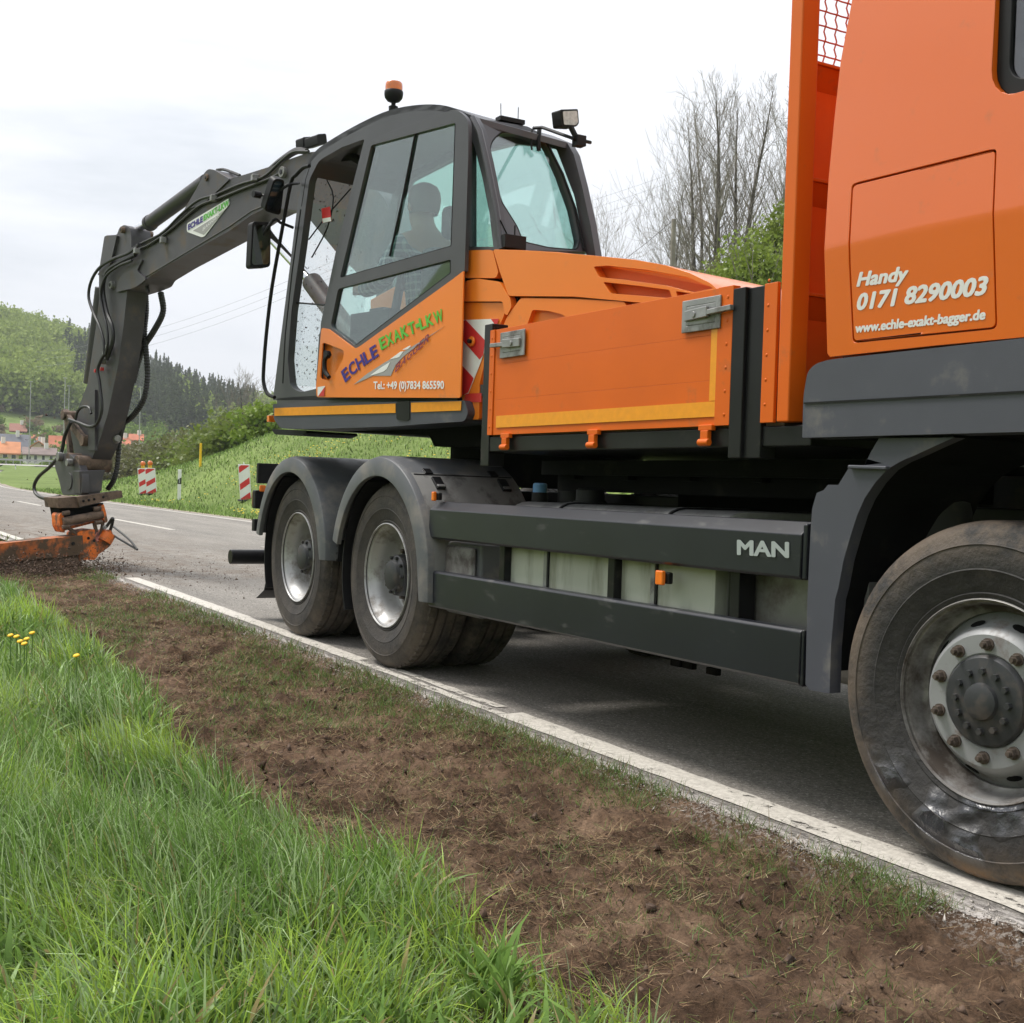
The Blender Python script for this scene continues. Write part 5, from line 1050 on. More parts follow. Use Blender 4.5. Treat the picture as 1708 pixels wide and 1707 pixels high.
# linkage
mb = MB().mat(MUD)
for l in (.20, -.02):
    a, b = P([(109, 692), (140, 735)], l); mb.obox(a, b, .05, .09); 
    for p in (a, b): mb.cyl(p-EN*.03, p+EN*.03, .062, seg=18)
a = PE(109, 692, .22); mb.cyl(a-EN*.28, a+EN*.03, .045); a, b = P([(112, 700), (119, 768)], .12); mb.obox(a, b, .05, .07); mb.obox(a-EN*.12, b-EN*.12, .05, .07); mb.build('linkage', E, .005)
mb = MB().mat(MUD); a = PE(113, 765, .30); mb.cyl(a, a-EN*.36, .062); a = PE(127, 773, .30); mb.cyl(a, a-EN*.36, .085); a = PE(127, 776, .0); mb.cyl(a, a-EN*.14, .05); mb.mat(ALU); c = PE(103, 762, .30); mb.cyl(c, c+EN*.05, .05); c = PE(120, 772, .31); mb.cyl(c, c+EN*.06, .04); c = PE(192, 732, -.03); mb.cyl(c, c+EN*.02+_Z*.0-EF*.12, .06, .035); mb.build_each('coupler_pin', E, .004)
# tilt head
mb = MB().mat(BOG); mb.poly([P(rnd([(91, 778), (96, 760), (112, 755), (130, 770), (136, 790), (137, 825), (104, 826), (98, 800)], 5), .30)], LAT(.08)); mb.poly([P(rnd([(91, 778), (96, 760), (112, 755), (130, 770), (136, 790), (137, 825), (104, 826), (98, 800)], 5), -.02)], LAT(.05))
mb.poly([P([(100, 785), (128, 785), (128, 826), (106, 826)], .22)], LAT(.26)); a = PE(114, 803, .31); mb.cyl(a, a-EN*.06, .09, seg=24); mb.build('tilt_head', E, .012)
def HP(pts, f=6.95): return [PF(x, y, f) for x, y in pts]
mb = MB().mat(BOG); mb.poly([HP([(132, 786), (176, 784), (171, 800), (170, 819), (134, 824)], 6.97)], EF*.18); mb.build('head_plate', E, .006)
mb = MB().mat(MUD); mb.poly([HP([(96, 831), (133, 828), (133, 847), (98.7, 848)], 6.93)], EF*.40); mb.poly([HP([(128, 829), (203.5, 818.5), (205.4, 830), (133, 846)], 6.88)], EF*.12)
mb.mat(DRK).poly([HP([(99, 847), (133, 847), (173, 839), (170, 858), (103, 868)], 7.0)], EF*.28)
mb.mat(BLK)
for x, y in ((139, 836), (148, 834.5), (157, 833), (172, 829.5)): c = HP([(x, y)], 6.88)[0]; mb.cyl(c, c-EF*.012, .015, seg=8)
mb.build('coupler_plate', E, .006)
mb = MB().mat(WOR); mb.poly([HP(rnd([(99, 860), (103, 855), (107, 862), (109, 880), (108, 889), (105, 888), (100, 878)], 2), 6.94)], EF*.22); mb.poly([HP(rnd([(168, 845), (173, 841), (177, 855), (180, 870), (176, 873), (170, 862)], 2), 6.90)], EF*.24); mb.poly([HP([(104, 882), (170, 866), (170, 869), (105, 886)], 7.02)], EF*.12); mh = mb.build('milling_head', E, .004)
p = lambda x, y, f=6.95: PF(x, y, f)
mb = MB().mat(MUD); mb.cyl(p(105, 871, 6.92), p(171, 858, 6.92), .046, seg=18)
for x, y in ((110, 856), (110, 879), (162, 848.5), (164.5, 871.5)): mb.cyl(p(x-6, y+1, 6.9), p(x+6, y-1, 6.9), .024, seg=12)
mb.obox(p(114, 881), p(131, 892), .03, .035); mb.obox(p(157, 872), p(161, 888), .03, .035); mb.obox(p(172, 870), p(166, 905), .03, .03); c = p(173, 880, 6.9); mb.mat(ALU).cyl(c, c-EF*.03, .022, seg=12)
mb.build('mounting_bar', mh, .004)
mb = MB().mat(WOR); mb.poly([HP(rnd([(129, 890), (135, 886), (158, 883), (160, 903), (166, 908), (164, 927), (158, 934), (136, 934), (130, 925)], 2), 6.90)], EF*.30); mb.poly([HP(rnd([(160, 906), (170, 898), (177, 886), (183, 883), (188, 888), (187, 902), (184, 911), (172, 920), (163, 926)], 3), 6.92)], EF*.22)
mb.cyl(p(174, 904, 6.92), p(182, 890, 6.92), .075, seg=20); mb.poly([HP([(131, 911), (134, 911), (137, 936), (133, 936)], 6.885)], EF*.05)
mb.mat(BLK)
for x, y in ((147.5, 898), (157, 902)): c = p(x, y, 6.90); mb.cyl(c, c-EF*.004, .016, seg=10)
mb.build('gear_housing', mh, .008)
mb = MB().mat(mat('muddy_orange', (.55, .14, .03), .6, var=.25, dirt=((.10, .065, .04), .38, .52, 4.))); a, b = HP([(131, 908), (-120, 934)], 7.0); mb.obox(a, b, .26, .20); c = p(122, 907, 6.865); mb.mat(BLK).cyl(c, c-EF*.004, .02, seg=12); mb.build('cutter_bar', mh, .02)
mb = MB().mat(MUD); a3 = a-_Z*.16; b3_ = b-_Z*.16; mb.cyl(a3, b3_, .10, seg=14)
for k in range(40):
    t = k/39; c = a3+(b3_-a3)*t; an = k*2.1; d = _Z*cos(an)+EF*sin(an); mb.obox(c+d*.09, c+d*.16, .03, .02, up=(.3, .9, .1))
mb.build('cutting_drum', mh)
# hoses ---------------------------------------------------------------
HZ = mat('hose_black', (.018, .018, .019), .5, var=.3, scale=30)
def hose(pts, l, r=.016, nm='hydraulic_hose', rib=False, par=E, m=HZ):
    ps = smooth([PE(x, y, l if not isinstance(l, (list, tuple)) else np.interp(i, np.linspace(0, len(pts)-1, len(l)), l)) for i, (x, y) in enumerate(pts)], 8); mb = MB().mat(m)
    if rib:
        rs_ = [r*(1.12 if k % 2 else .88) for k in range(len(ps))]; fine = []
        for a, b in zip(ps[:-1], ps[1:]): fine += [a, a*.5+b*.5]
        mb.tube(fine, [r*(1.15 if k % 2 else .85) for k in range(len(fine))], 8)
    else: mb.tube(ps, r, 7)
    return mb.build(nm, par)
hose([(247, 488), (244, 470)], .1, .02)
hose([(268, 488), (272, 520), (258, 550), (242, 575), (232, 600), (222, 640)], -.15, .030, rib=True)
hose([(243, 490), (244, 520), (241, 555), (244, 590), (246, 630), (240, 665), (225, 690), (210, 703), (198, 705)], -.12, .028, rib=True)
hose([(236, 500), (238, 560), (228, 590), (214, 640), (208, 700), (200, 730), (196, 775), (190, 800), (180, 816)], -.10, .026, rib=True)
hose([(232, 560), (222, 600), (212, 650), (205, 700), (200, 735)], -.05, .03)
hose([(232, 408), (215, 422), (185, 434), (165, 448), (152, 470), (148, 495), (155, 520), (166, 545), (173, 570), (174, 592)], .22, .016)
hose([(226, 425), (200, 438), (180, 452), (172, 480), (178, 520), (187, 545), (188, 570), (178, 600)], .21, .022)
hose([(220, 435), (196, 445), (176, 462), (168, 490), (172, 520), (178, 545), (180, 570), (176, 592)], .24, .014)
hose([(175, 590), (168, 602), (163, 618), (166, 640), (170, 680), (163, 705), (150, 712), (130, 705), (115, 700)], .24, .018)
hose([(152, 690), (148, 680), (138, 679), (130, 686), (126, 700)], .24, .014)
hose([(118, 704), (108, 728), (102, 755), (85, 777), (65, 795), (57, 812), (62, 826), (78, 832), (100, 828)], .28, .020)
hose([(160, 890), (176, 880), (188, 865), (184, 884), (176, 895)], -.30, .018, par=mh); hose([(160, 893), (180, 889), (200, 900), (229, 917)], -.40, .012, par=mh); hose([(229, 917), (215, 900), (187, 877)], -.40, .012, par=mh)
for pts in ([(228, 410), (245, 402), (272, 388), (300, 360), (330, 335), (360, 325), (400, 308), (440, 295), (470, 268), (490, 254), (515, 253)], [(232, 416), (250, 408), (282, 386), (306, 366), (334, 343), (364, 332), (404, 316), (446, 300), (466, 290)]): hose(pts, .185, .012, 'hydraulic_pipe')
hose([(362, 284), (372, 283), (385, 287), (400, 293)], 0, .014); hose([(450, 285), (470, 268), (495, 252), (512, 254)], -.05, .03)
mb = MB().mat(ALU)
for x, y, l in ((356, 331, .20), (272, 401, .20), (425, 297, .20), (228, 419, .22), (176, 590, .2), (172, 603, .2), (181, 580, .2)): c = PE(x, y, l); mb.box(c-.028, c+.028)
mb.build_each('pipe_clamp', E, .006)
mb = MB().mat(REDP); 
for x, y in ((160, 619), (170, 616)): c = PE(x, y, .2); mb.box(c-.018, c+.018)
mb.build_each('hose_marker', E, .005)
mb = MB().mat(RUB)
for x, y in ((513, 238), (528, 236), (537, 233)): c = PE(x, y, -.1); mb.poly([[PF(x+a, y+b, np.dot(c-EC, EF)) for a, b in rnd([(-8, -9), (7, -10), (9, 7), (-7, 9)], 3)]], EF*.12)
mb.build_each('boom_lamp', E, .012)
# decal on the boom
bl = lb_+.004
mb = MB().mat(WHP); mb.poly([P(rnd([(312, 373), (382, 331), (383, 341), (341, 395), (336, 396), (312, 387)], 3), bl)], EN*.002); mb.mat(DGR); mb.poly([P([(322, 385), (340, 374), (362, 360), (377, 348), (340, 392)], bl+.003)], EN*.001); bd = mb.build('boom_decal', boom)
text('lettering', 'ECHLE', [PE(314, 384, bl+.004), PE(338, 370, bl+.004), PE(314, 375, bl+.004)], EN, NAVY, bd, .06); text('lettering', 'EXAKT-LKW', [PE(340, 368.5, bl+.004), PE(381.5, 342.5, bl+.004), PE(340, 359.5, bl+.004)], EN, GRN, bd, .06)
text('lettering', 'BAGGER', [PE(338, 386, bl+.004), PE(366, 360, bl+.004), PE(339, 380, bl+.004)], EN, WHP, bd, .0)
text('lettering', 'Tel. +49 (0)7834 865590', [PE(330, 334, bl), PE(367, 311, bl), PE(330, 329.5, bl)], EN, LETG, bd, 0.02); text('lettering', 'www.echle-exakt-bagger.de', [PE(330, 342, bl), PE(368, 317.5, bl), PE(330, 337.5, bl)], EN, LETG, bd, 0.02)
# ================================================================== OPERATOR
SKN = mat('skin', (.45, .25, .17), .6, var=.06); HAIR = mat('hair_grey', (.12, .10, .09), .8, var=.2)
def skinbody(name, joints, edges, root, m, parent, sub=2):
    me = bpy.data.meshes.new(name); off = np.array(parent.location) if parent else np.zeros(3)
    me.from_pydata([tuple(np.array(p)-off) for p, r in joints], edges, []); o = bpy.data.objects.new(name, me); COL.objects.link(o)
    if parent: o.parent = parent
    mo = o.modifiers.new('skin', 'SKIN'); mo.branch_smoothing = .6; mo.use_smooth_shade = True
    for i, (p, r) in enumerate(joints):
        sv = me.skin_vertices[0].data[i]; sv.radius = (r, r) if not isinstance(r, tuple) else r; sv.use_root = (i == root)
    s = o.modifiers.new('sub', 'SUBSURF'); s.levels = s.render_levels = sub; me.materials.append(m); return o
hd = PE(702, 346, .86); hf = np.dot(hd-EC, EF); hz = hd[2]; zz_ = zf
def e(f, l, z): return EL(f, l, z)
pr = thing('person', 'excavator operator in a plaid shirt sitting in the cab facing the boom', 'person', e(-.30, .86, zz_+.28))
h0 = hf-.07
J = [(e(h0-.02, .86, zz_+.40), .125), (e(h0-.04, .86, zz_+.62), .125), (e(h0-.03, .86, hz-.27), .13), (e(hf-.04, .86, hz-.135), .055), (e(hf-.0, .86, hz-.03), .085), (e(hf-.02, .86, hz+.045), .09), (e(hf+.05, .86, hz-.075), .05),
     (e(h0-.02, 1.05, hz-.24), .062), (e(h0+.10, 1.11, hz-.48), .048), (e(h0+.34, 1.10, hz-.52), .036), (e(h0+.39, 1.10, hz-.50), .03),
     (e(h0-.02, .67, hz-.24), .062), (e(h0+.10, .61, hz-.48), .048), (e(h0+.34, .60, hz-.50), .036), (e(h0+.40, .58, hz-.48), .03),
     (e(h0+.2, .97, zz_+.38), .09), (e(h0+.46, 1.0, zz_+.40), .068), (e(h0+.56, 1.0, zz_+.10), .05), (e(h0+.68, 1.0, zz_+.05), .04),
     (e(h0+.2, .75, zz_+.38), .09), (e(h0+.46, .72, zz_+.40), .068), (e(h0+.56, .72, zz_+.10), .05), (e(h0+.68, .72, zz_+.05), .04)]
Ed = [(0, 1), (1, 2), (2, 3), (3, 4), (4, 5), (4, 6), (2, 7), (7, 8), (8, 9), (9, 10), (2, 11), (11, 12), (12, 13), (13, 14), (0, 15), (15, 16), (16, 17), (17, 18), (0, 19), (19, 20), (20, 21), (21, 22)]
for base, l, s in ((10, 1.09, 1), (14, .58, -1)):      # curled fingers and thumb from the palm
    bp_ = J[base][0]
    for k in range(4):
        a = len(J); y = (k-1.5)*.018; J += [(bp_+EF*.035+EN*(.0)+_Z*y, .009), (bp_+EF*.055-EN*s*.02+_Z*y, .008), (bp_+EF*.04-EN*s*.035+_Z*y, .007)]; Ed += [(base, a), (a, a+1), (a+1, a+2)]
    a = len(J); J += [(bp_+_Z*.035-EN*s*.01, .010), (bp_+_Z*.045+EF*.02-EN*s*.02, .009)]; Ed += [(base, a), (a, a+1)]
skinbody('body', J, Ed, 0, SKN, pr)
def plaid():
    m = bpy.data.materials.new('plaid_cloth'); m.use_nodes = True; t = m.node_tree; b = t.nodes['Principled BSDF']; L = t.links.new; b.inputs['Roughness'].default_value = .9
    g = N(t, 'ShaderNodeNewGeometry'); w = []
    for d_ in ('X', 'Z'):
        n = N(t, 'ShaderNodeTexWave', wave_type='BANDS', bands_direction=d_); n.inputs['Scale'].default_value = 7; L(g.outputs['Position'], n.inputs[0]); r = N(t, 'ShaderNodeMath', operation='GREATER_THAN'); r.inputs[1].default_value = .8; L(n.outputs[1], r.inputs[0]); w.append(r)
    a = N(t, 'ShaderNodeMath', operation='ADD'); L(w[0].outputs[0], a.inputs[0]); L(w[1].outputs[0], a.inputs[1]); r = N(t, 'ShaderNodeValToRGB'); r.color_ramp.elements[0].color = (.05, .08, .12, 1); r.color_ramp.elements[1].color = (.45, .48, .5, 1); h = N(t, 'ShaderNodeMath', operation='MULTIPLY'); h.inputs[1].default_value = .5; L(a.outputs[0], h.inputs[0]); L(h.outputs[0], r.inputs[0]); L(r.outputs[0], b.inputs['Base Color']); return m
Js = [(p, r+.03) for p, r in J[:3]]+[(e(hf-.055, .86, hz-.16), .10)]+[(p, r+.022) for p, r in (J[7], J[8], J[9], J[11], J[12], J[13])]
skinbody('plaid_shirt', Js, [(0, 1), (1, 2), (2, 3), (2, 4), (4, 5), (5, 6), (2, 7), (7, 8), (8, 9)], 0, plaid(), pr)
Jt = [(J[0][0]-_Z*.01, .145)]+[(J[i][0], J[i][1]+.014) for i in (15, 16, 17, 19, 20, 21)]; skinbody('trousers', Jt, [(0, 1), (1, 2), (2, 3), (0, 4), (4, 5), (5, 6)], 0, mat('work_trousers', (.03, .04, .06), .9), pr)
mb = MB().mat(HAIR); mb.lathe(e(hf-.035, .86, hz+.02), (0, 0, 1), [(.085, -.07), (.098, -.03), (.103, .02), (.098, .06), (.078, .098), (.04, .118), (0, .122)], 20); mb.build('hair', pr, sharp=80)
mb = MB().mat(SKN); c = e(hf+.09, .86, hz-.01); mb.obox(c+_Z*.02-EF*.01, c-_Z*.02+EF*.012, .022, .03); 
for s in (1, -1): c = e(hf-.01, .86+s*.088, hz-.01); mb.box(c-np.array([.018, .008, .028]), c+np.array([.018, .008, .028]))
mb.build('face_features', pr, .008, seg=3)
mb = MB().mat(BLK)
for s in (1, -1): c = e(hf+.083, .86+s*.032, hz+.015); mb.box(c-.008, c+.008)
mb.obox(e(hf+.082, .84, hz-.055), e(hf+.082, .88, hz-.055), .006, .006); mb.build('eyes_and_mouth', pr, .003)
# ================================================================== ROADSIDE
def gp(px_, d):      # ground point in the direction of pixel column px_, d metres away
    a = TH+math.atan((px_-CX)/F); x, y = -d*cos(a), d*sin(a); return np.array([x, y, Hp(x, y)])
def ontop(px_, py_):  # march the pixel ray until it meets the ground
    r = ray(px_, py_); r = r/np.linalg.norm(r)
    ts = np.arange(6, 500, .25); Q = CAM+r*ts[:, None]; h = H(Q[:, 0], Q[:, 1]); k = np.argmax(Q[:, 2] < h); p = Q[k] if k else Q[-1]; return np.array([p[0], p[1], Hp(p[0], p[1])])
def scale_at(p): return F/np.dot(np.array(p)-CAM, FW)
def board_post(px_, py_, wpx, hpx, label, lamp, arrow_flip=1, tilt=0):
    p = ontop(px_, py_); s = scale_at(p); w, h = wpx/s, hpx/s; t = thing('warning_beacon_board', label, 'traffic board', p, 'red and white warning boards')
    u = np.array([RT[0], RT[1], 0]); u /= np.linalg.norm(u); n = np.array([-FW[0], -FW[1], 0]); n /= np.linalg.norm(n); V = _Z+u*tilt
    def q(a, b, o=0): return p+u*(a*w)+V*(b*h)+n*o
    MB().mat(WHP).poly([[q(-.5, .0), q(.5, 0), q(.5, 1), q(-.5, 1)]], -n*.03).build('board', t, .006)
    mb = MB().mat(REDP)
    def clipband(c):    # slanted band between lines b = c + .55*slope*(a+.5)
        pts = []; sl = .22; th = .17
        lo = lambda a: c+sl*(a+.5)*arrow_flip; hi = lambda a: c+th+sl*(a+.5)*arrow_flip
        aa = np.linspace(-.44, .44, 9); L_ = [(a, min(max(lo(a), .03), .97)) for a in aa]; U_ = [(a, min(max(hi(a), .03), .97)) for a in aa[::-1]]; pts = L_+U_
        if max(u_[1] for u_ in U_)-min(l[1] for l in L_) > .01: mb.poly([[q(a, b+i*1e-6, .002) for i, (a, b) in enumerate(pts)]], n*.002)
    for c in (-.13, .27, .74): clipband(c)
    mb.build('red_stripes', t)
    mb = MB().mat(mat('foot_black', (.03, .03, .03), .8)); mb.box(p-np.array([.2, .2, .02]), p+np.array([.2, .2, .04])); mb.mat(WHP); mb.obox(q(0, .9, -.04), q(0, 1.06, -.04), .035, .035, up=tuple(n)); mb.build('foot_and_post', t, .01)
    if lamp:
        mb = MB().mat(mat('lamp_housing_yellow', (.80, .50, .02), .5)); c = q(0, 1.06, -.01); mb.poly([[c-u*.07-_Z*.07, c+u*.07-_Z*.07, c+u*.055+_Z*.05, c-u*.055+_Z*.05]], -n*.1); mb.mat(BLK).box(c+n*.003-.012, c+n*.003+.012); mb.build('lamp_housing', t, .01)
        MB().mat(BEA).lathe(c+_Z*.12-n*.09, n, [(.0, 0), (.085, .01), (.105, .05), (.09, .10), (.04, .125), (0, .13)], 20).build('lamp_lens', t, sharp=60)
    return t
board_post(241, 826, 17.5, 44, 'left one of the two leaning warning boards with amber lamps beyond the road', True, 1, -.10)
board_post(253, 825.5, 17.5, 44, 'right one of the two leaning warning boards with amber lamps beyond the road', True, 1, -.10)
board_post(410, 838, 19, 61, 'single red and white board without lamp just left of the rear truck wheel', False, 1, -.09)
def delineator(px_, py_, h, lab):
    p = ontop(px_, py_); t = thing('delineator_post', lab, 'delineator post', p, 'white roadside marker posts'); n = -FW*np.array([1, 1, 0]); n /= np.linalg.norm(n); u = np.array([-n[1], n[0], 0])
    def pr_(w, z): return [p+u*w*.5+n*.04+_Z*z, p-u*w*.5+n*.04+_Z*z, p-u*w*.2-n*.05+_Z*z, p+u*w*.2-n*.05+_Z*z]
    hh = h/scale_at(p); mb = MB().mat(WHP); mb.poly([pr_(.13, 0)], (0, 0, hh*.95)); mb.poly([[q+_Z*0 for q in pr_(.13, hh*.95)]], (-.01, 0, hh*.05)); mb.build('post', t, .004)
    mb = MB().mat(BLK); a = p+n*.041; mb.poly([[a-u*.067+_Z*hh*.52, a+u*.067+_Z*hh*.52, a+u*.067+_Z*hh*.74, a-u*.067+_Z*hh*.66]], n*.003); mb.build('black_band', t)
    mb = MB().mat(LETG); a = p+n*.045; mb.poly([[a-u*.022+_Z*hh*.55, a+u*.022+_Z*hh*.55, a+u*.022+_Z*hh*.68, a-u*.022+_Z*hh*.68]], n*.003); mb.build('reflector', t)
delineator(299, 835, 51, 'white marker post with black band between the lamp boards and the truck'); delineator(26, 783, 9, 'small distant white marker post at the left edge in front of the village')
p = ontop(334, 780); s = scale_at(p); y0 = thing('marker_post', 'thin yellow marker post on the grass bank', 'marker post', p); MB().mat(mat('yellow_post_paint', (.85, .52, .01), .5)).box(p-np.array([.04, .04, .1]), p+np.array([.04, .04, 40/s])).build('post', y0, .01)
# ================================================================== VEGETATION
def leafcloud(C_, S_, Cc, flat=.0):
    n = len(C_); a = rng.normal(size=(n, 3)); a /= np.linalg.norm(a, axis=1)[:, None]; b = np.cross(a, rng.normal(size=(n, 3))); b /= np.linalg.norm(b, axis=1)[:, None]
    s = S_[:, None]; w = rng.uniform(.45, 1, (n, 1)); V = np.stack([C_-a*s, C_+b*s*w, C_+a*s, C_-b*s*w], 1); return V.reshape(-1, 3), np.arange(n*4).reshape(n, 4), np.repeat(Cc, 4, 0)
def merge(parts):
    V, Q, C_ = [], [], []; o = 0
    for v, q, c in parts: V.append(v); Q.append(q+o); C_.append(c); o += len(v)
    return np.concatenate(V), np.concatenate(Q), np.concatenate(C_)
def crown(c, rx, rz, n, size, c1, c2, lobes=9, low=-.6):
    L_ = rng.normal(size=(lobes, 3)); L_ /= np.linalg.norm(L_, axis=1)[:, None]; L_ *= rng.uniform(.35, .72, (lobes, 1)); L_[:, 2] = np.maximum(L_[:, 2], low)
    R_ = rng.uniform(.22, .50, lobes); k = rng.randint(0, lobes, n); d = rng.normal(size=(n, 3)); d /= np.linalg.norm(d, axis=1)[:, None]; d *= (rng.rand(n, 1)**.55)*1.12
    P_ = L_[k]+d*R_[k][:, None]; P_ = P_*np.array([rx, rx, rz])+c; t = rng.rand(n, 1)*.6+rng.rand(lobes, 1)[k]*.4; return leafcloud(P_, size*rng.uniform(.6, 1.3, n), (np.array(c1)*(1-t)+np.array(c2)*t))
def spruce(c, r, h, n, size, c1, c2):
    t = rng.rand(n)**.8; z = h*(.12+.88*t); rr = r*(1-t)**.85*rng.uniform(.3, 1.08, n)*(1-.28*((z*2.2/h*6) % 1)); a = rng.uniform(0, 6.28, n)
    P_ = np.stack([rr*np.cos(a), rr*np.sin(a), z], -1)+c; q = rng.rand(n, 1); return leafcloud(P_, size*rng.uniform(.6, 1.2, n)*(1-.5*t), np.array(c1)*(1-q)+np.array(c2)*q)
BARK = mat('bark_grey', (.15, .128, .11), .85, var=.3, scale=3)
BARKP = mat('bark_pale', (.26, .23, .20), .85, var=.3, scale=3)
# far wooded hill: one mass of broadleaf crowns, one of spruces
bl_, sp_, sc_ = [], [], []
for k in range(2000):
    px_ = rng.uniform(-120, 720); d = rng.uniform(330, 640); p = gp(px_, d); el = (p[2]-1.09)/d; ridge = np.interp(px_, RPX, RSL)
    f = el/ridge if ridge else 0
    if f < .45: continue
    sprz = vnoise(np.array([px_*.013+3]), np.array([d*.006+8]))[0]; conif = (60 < px_ < 420 and sprz > .36 and f < .97+.2*(px_ > 200)) or (px_ > 225 and px_ < 420 and f > .55)
    if px_ < 48: conif = False
    if conif and rng.rand() < .93: sp_.append(spruce(p-_Z*1, rng.uniform(2.6, 4.2), rng.uniform(12, 19), 260, .70, (.055, .08, .04), (.11, .14, .06)))
    else: bl_.append(crown(p+_Z*7, rng.uniform(4.5, 6.5), rng.uniform(6, 8.5), 420, .60, (.17, .24, .05), (.36, .44, .10), 22))
for k in range(1000):
    px_ = rng.uniform(-120, 720); d = rng.uniform(265, 470); p = gp(px_, d); el = (p[2]-1.09)/d; ridge = np.interp(px_, RPX, RSL); f = el/ridge
    if f > .56 or rng.rand() > (.42 if px_ < 170 else .95): continue
    g_ = rng.rand(); c1, c2 = ((.12, .20, .03), (.23, .33, .06)) if g_ < .6 else (((.20, .155, .095), (.26, .21, .12)) if g_ < .75 else ((.08, .14, .03), (.16, .24, .05)))
    r_ = rng.uniform(2, 4.6) if px_ > 170 else rng.uniform(1.3, 3.2); sc_.append(crown(p+_Z*r_*.5, r_, r_*.9, 200, .40, c1, c2, 12, -.3))
FLEAF = leafmat('foliage_far', .3, .8)
for nm, parts, lab in (('broadleaf_wood', bl_, 'light green spring beech wood along the top of the far hill'), ('spruce_wood', sp_, 'dark spruce wood on the far hillside behind the excavator arm'), ('hillside_scrub', sc_, 'mixed bushes and scrub over the lower far hillside')):
    v, q, c = merge(parts); tag(fastmesh(nm, v, q, [FLEAF], col=c), lab, nm.replace('_', ' ').split()[-1], kind='stuff')
# hedge of bushes on the bank crest left of the cab, each its own
def bush(px_, d, rx, rz, lab, c1=(.12, .20, .025), c2=(.26, .36, .05), n=2600, size=.22, twigs=True, group='bushes on the bank crest', p=None, name='bush', lift=.45, hs_=1.):
    p = gp(px_, d) if p is None else p; rz = rz*hs_; t = thing(name, lab, 'bush', p, group); v, q, c = crown(np.array([0, 0, rz*lift]), rx, rz, n*2, size*.62, c1, c2, 30, -.75); fastmesh('foliage', v, q, [LEAF], col=c, parent=t)
    V = [];
    mb = MB().mat(BARK)
    for k in range(26):
        a = rng.uniform(0, 6.28); r_ = rx*rng.uniform(.2, .95); tip = np.array([r_*cos(a), r_*sin(a), rz*rng.uniform(.7, 1.25)])+p; b = p+np.array([r_*.25*cos(a), r_*.25*sin(a), -.1]); mb.tube([b, b*.5+tip*.5+rng.normal(0, .1, 3), tip], [.035, .02, .006], 4, caps=False)
    mb.build('stems', t); return t
brn1, brn2 = (.10, .10, .045), (.19, .175, .085)
for i, (px_, d, rx, rz, br_) in enumerate([(208, 104, 4.2, 3.2, 1), (238, 100, 4.6, 3.6, 1), (268, 96, 4.4, 3.8, 1), (298, 92, 4.6, 4.2, .9), (326, 86, 4.4, 4.0, .75), (352, 82, 4.2, 3.2, .6), (378, 78, 4.2, 3.0, .25), (404, 74, 4.0, 2.9, .5), (430, 70, 3.8, 2.7, .35), (458, 68, 3.4, 2.4, 0), (488, 70, 3.6, 2.6, 0)]):
    labs = ['leftmost brown twiggy bush of the hedge beside the red roofed houses', 'brown twiggy hedge bush right behind the leaning lamp boards', 'brown green hedge bush above the white marker post', 'tall hedge bush just left of the yellow marker post', 'tall green brown hedge bush behind the yellow marker post', 'rounded bush right of the yellow marker post', 'bright green bush halfway up the bank left of the cab', 'green brown bush on the bank above the single warning board', 'green bush beside the cab handrail on the bank', 'small green bush directly behind the cab front', 'green bush behind the cab floor on the bank crest']
    c1 = np.array((.12, .20, .025))*(1-br_)+np.array(brn1)*br_; c2 = np.array((.26, .35, .05))*(1-br_)+np.array(brn2)*br_; bush(px_, d, rx, rz, labs[i], c1, c2, n=3600, size=.22, hs_=.62)
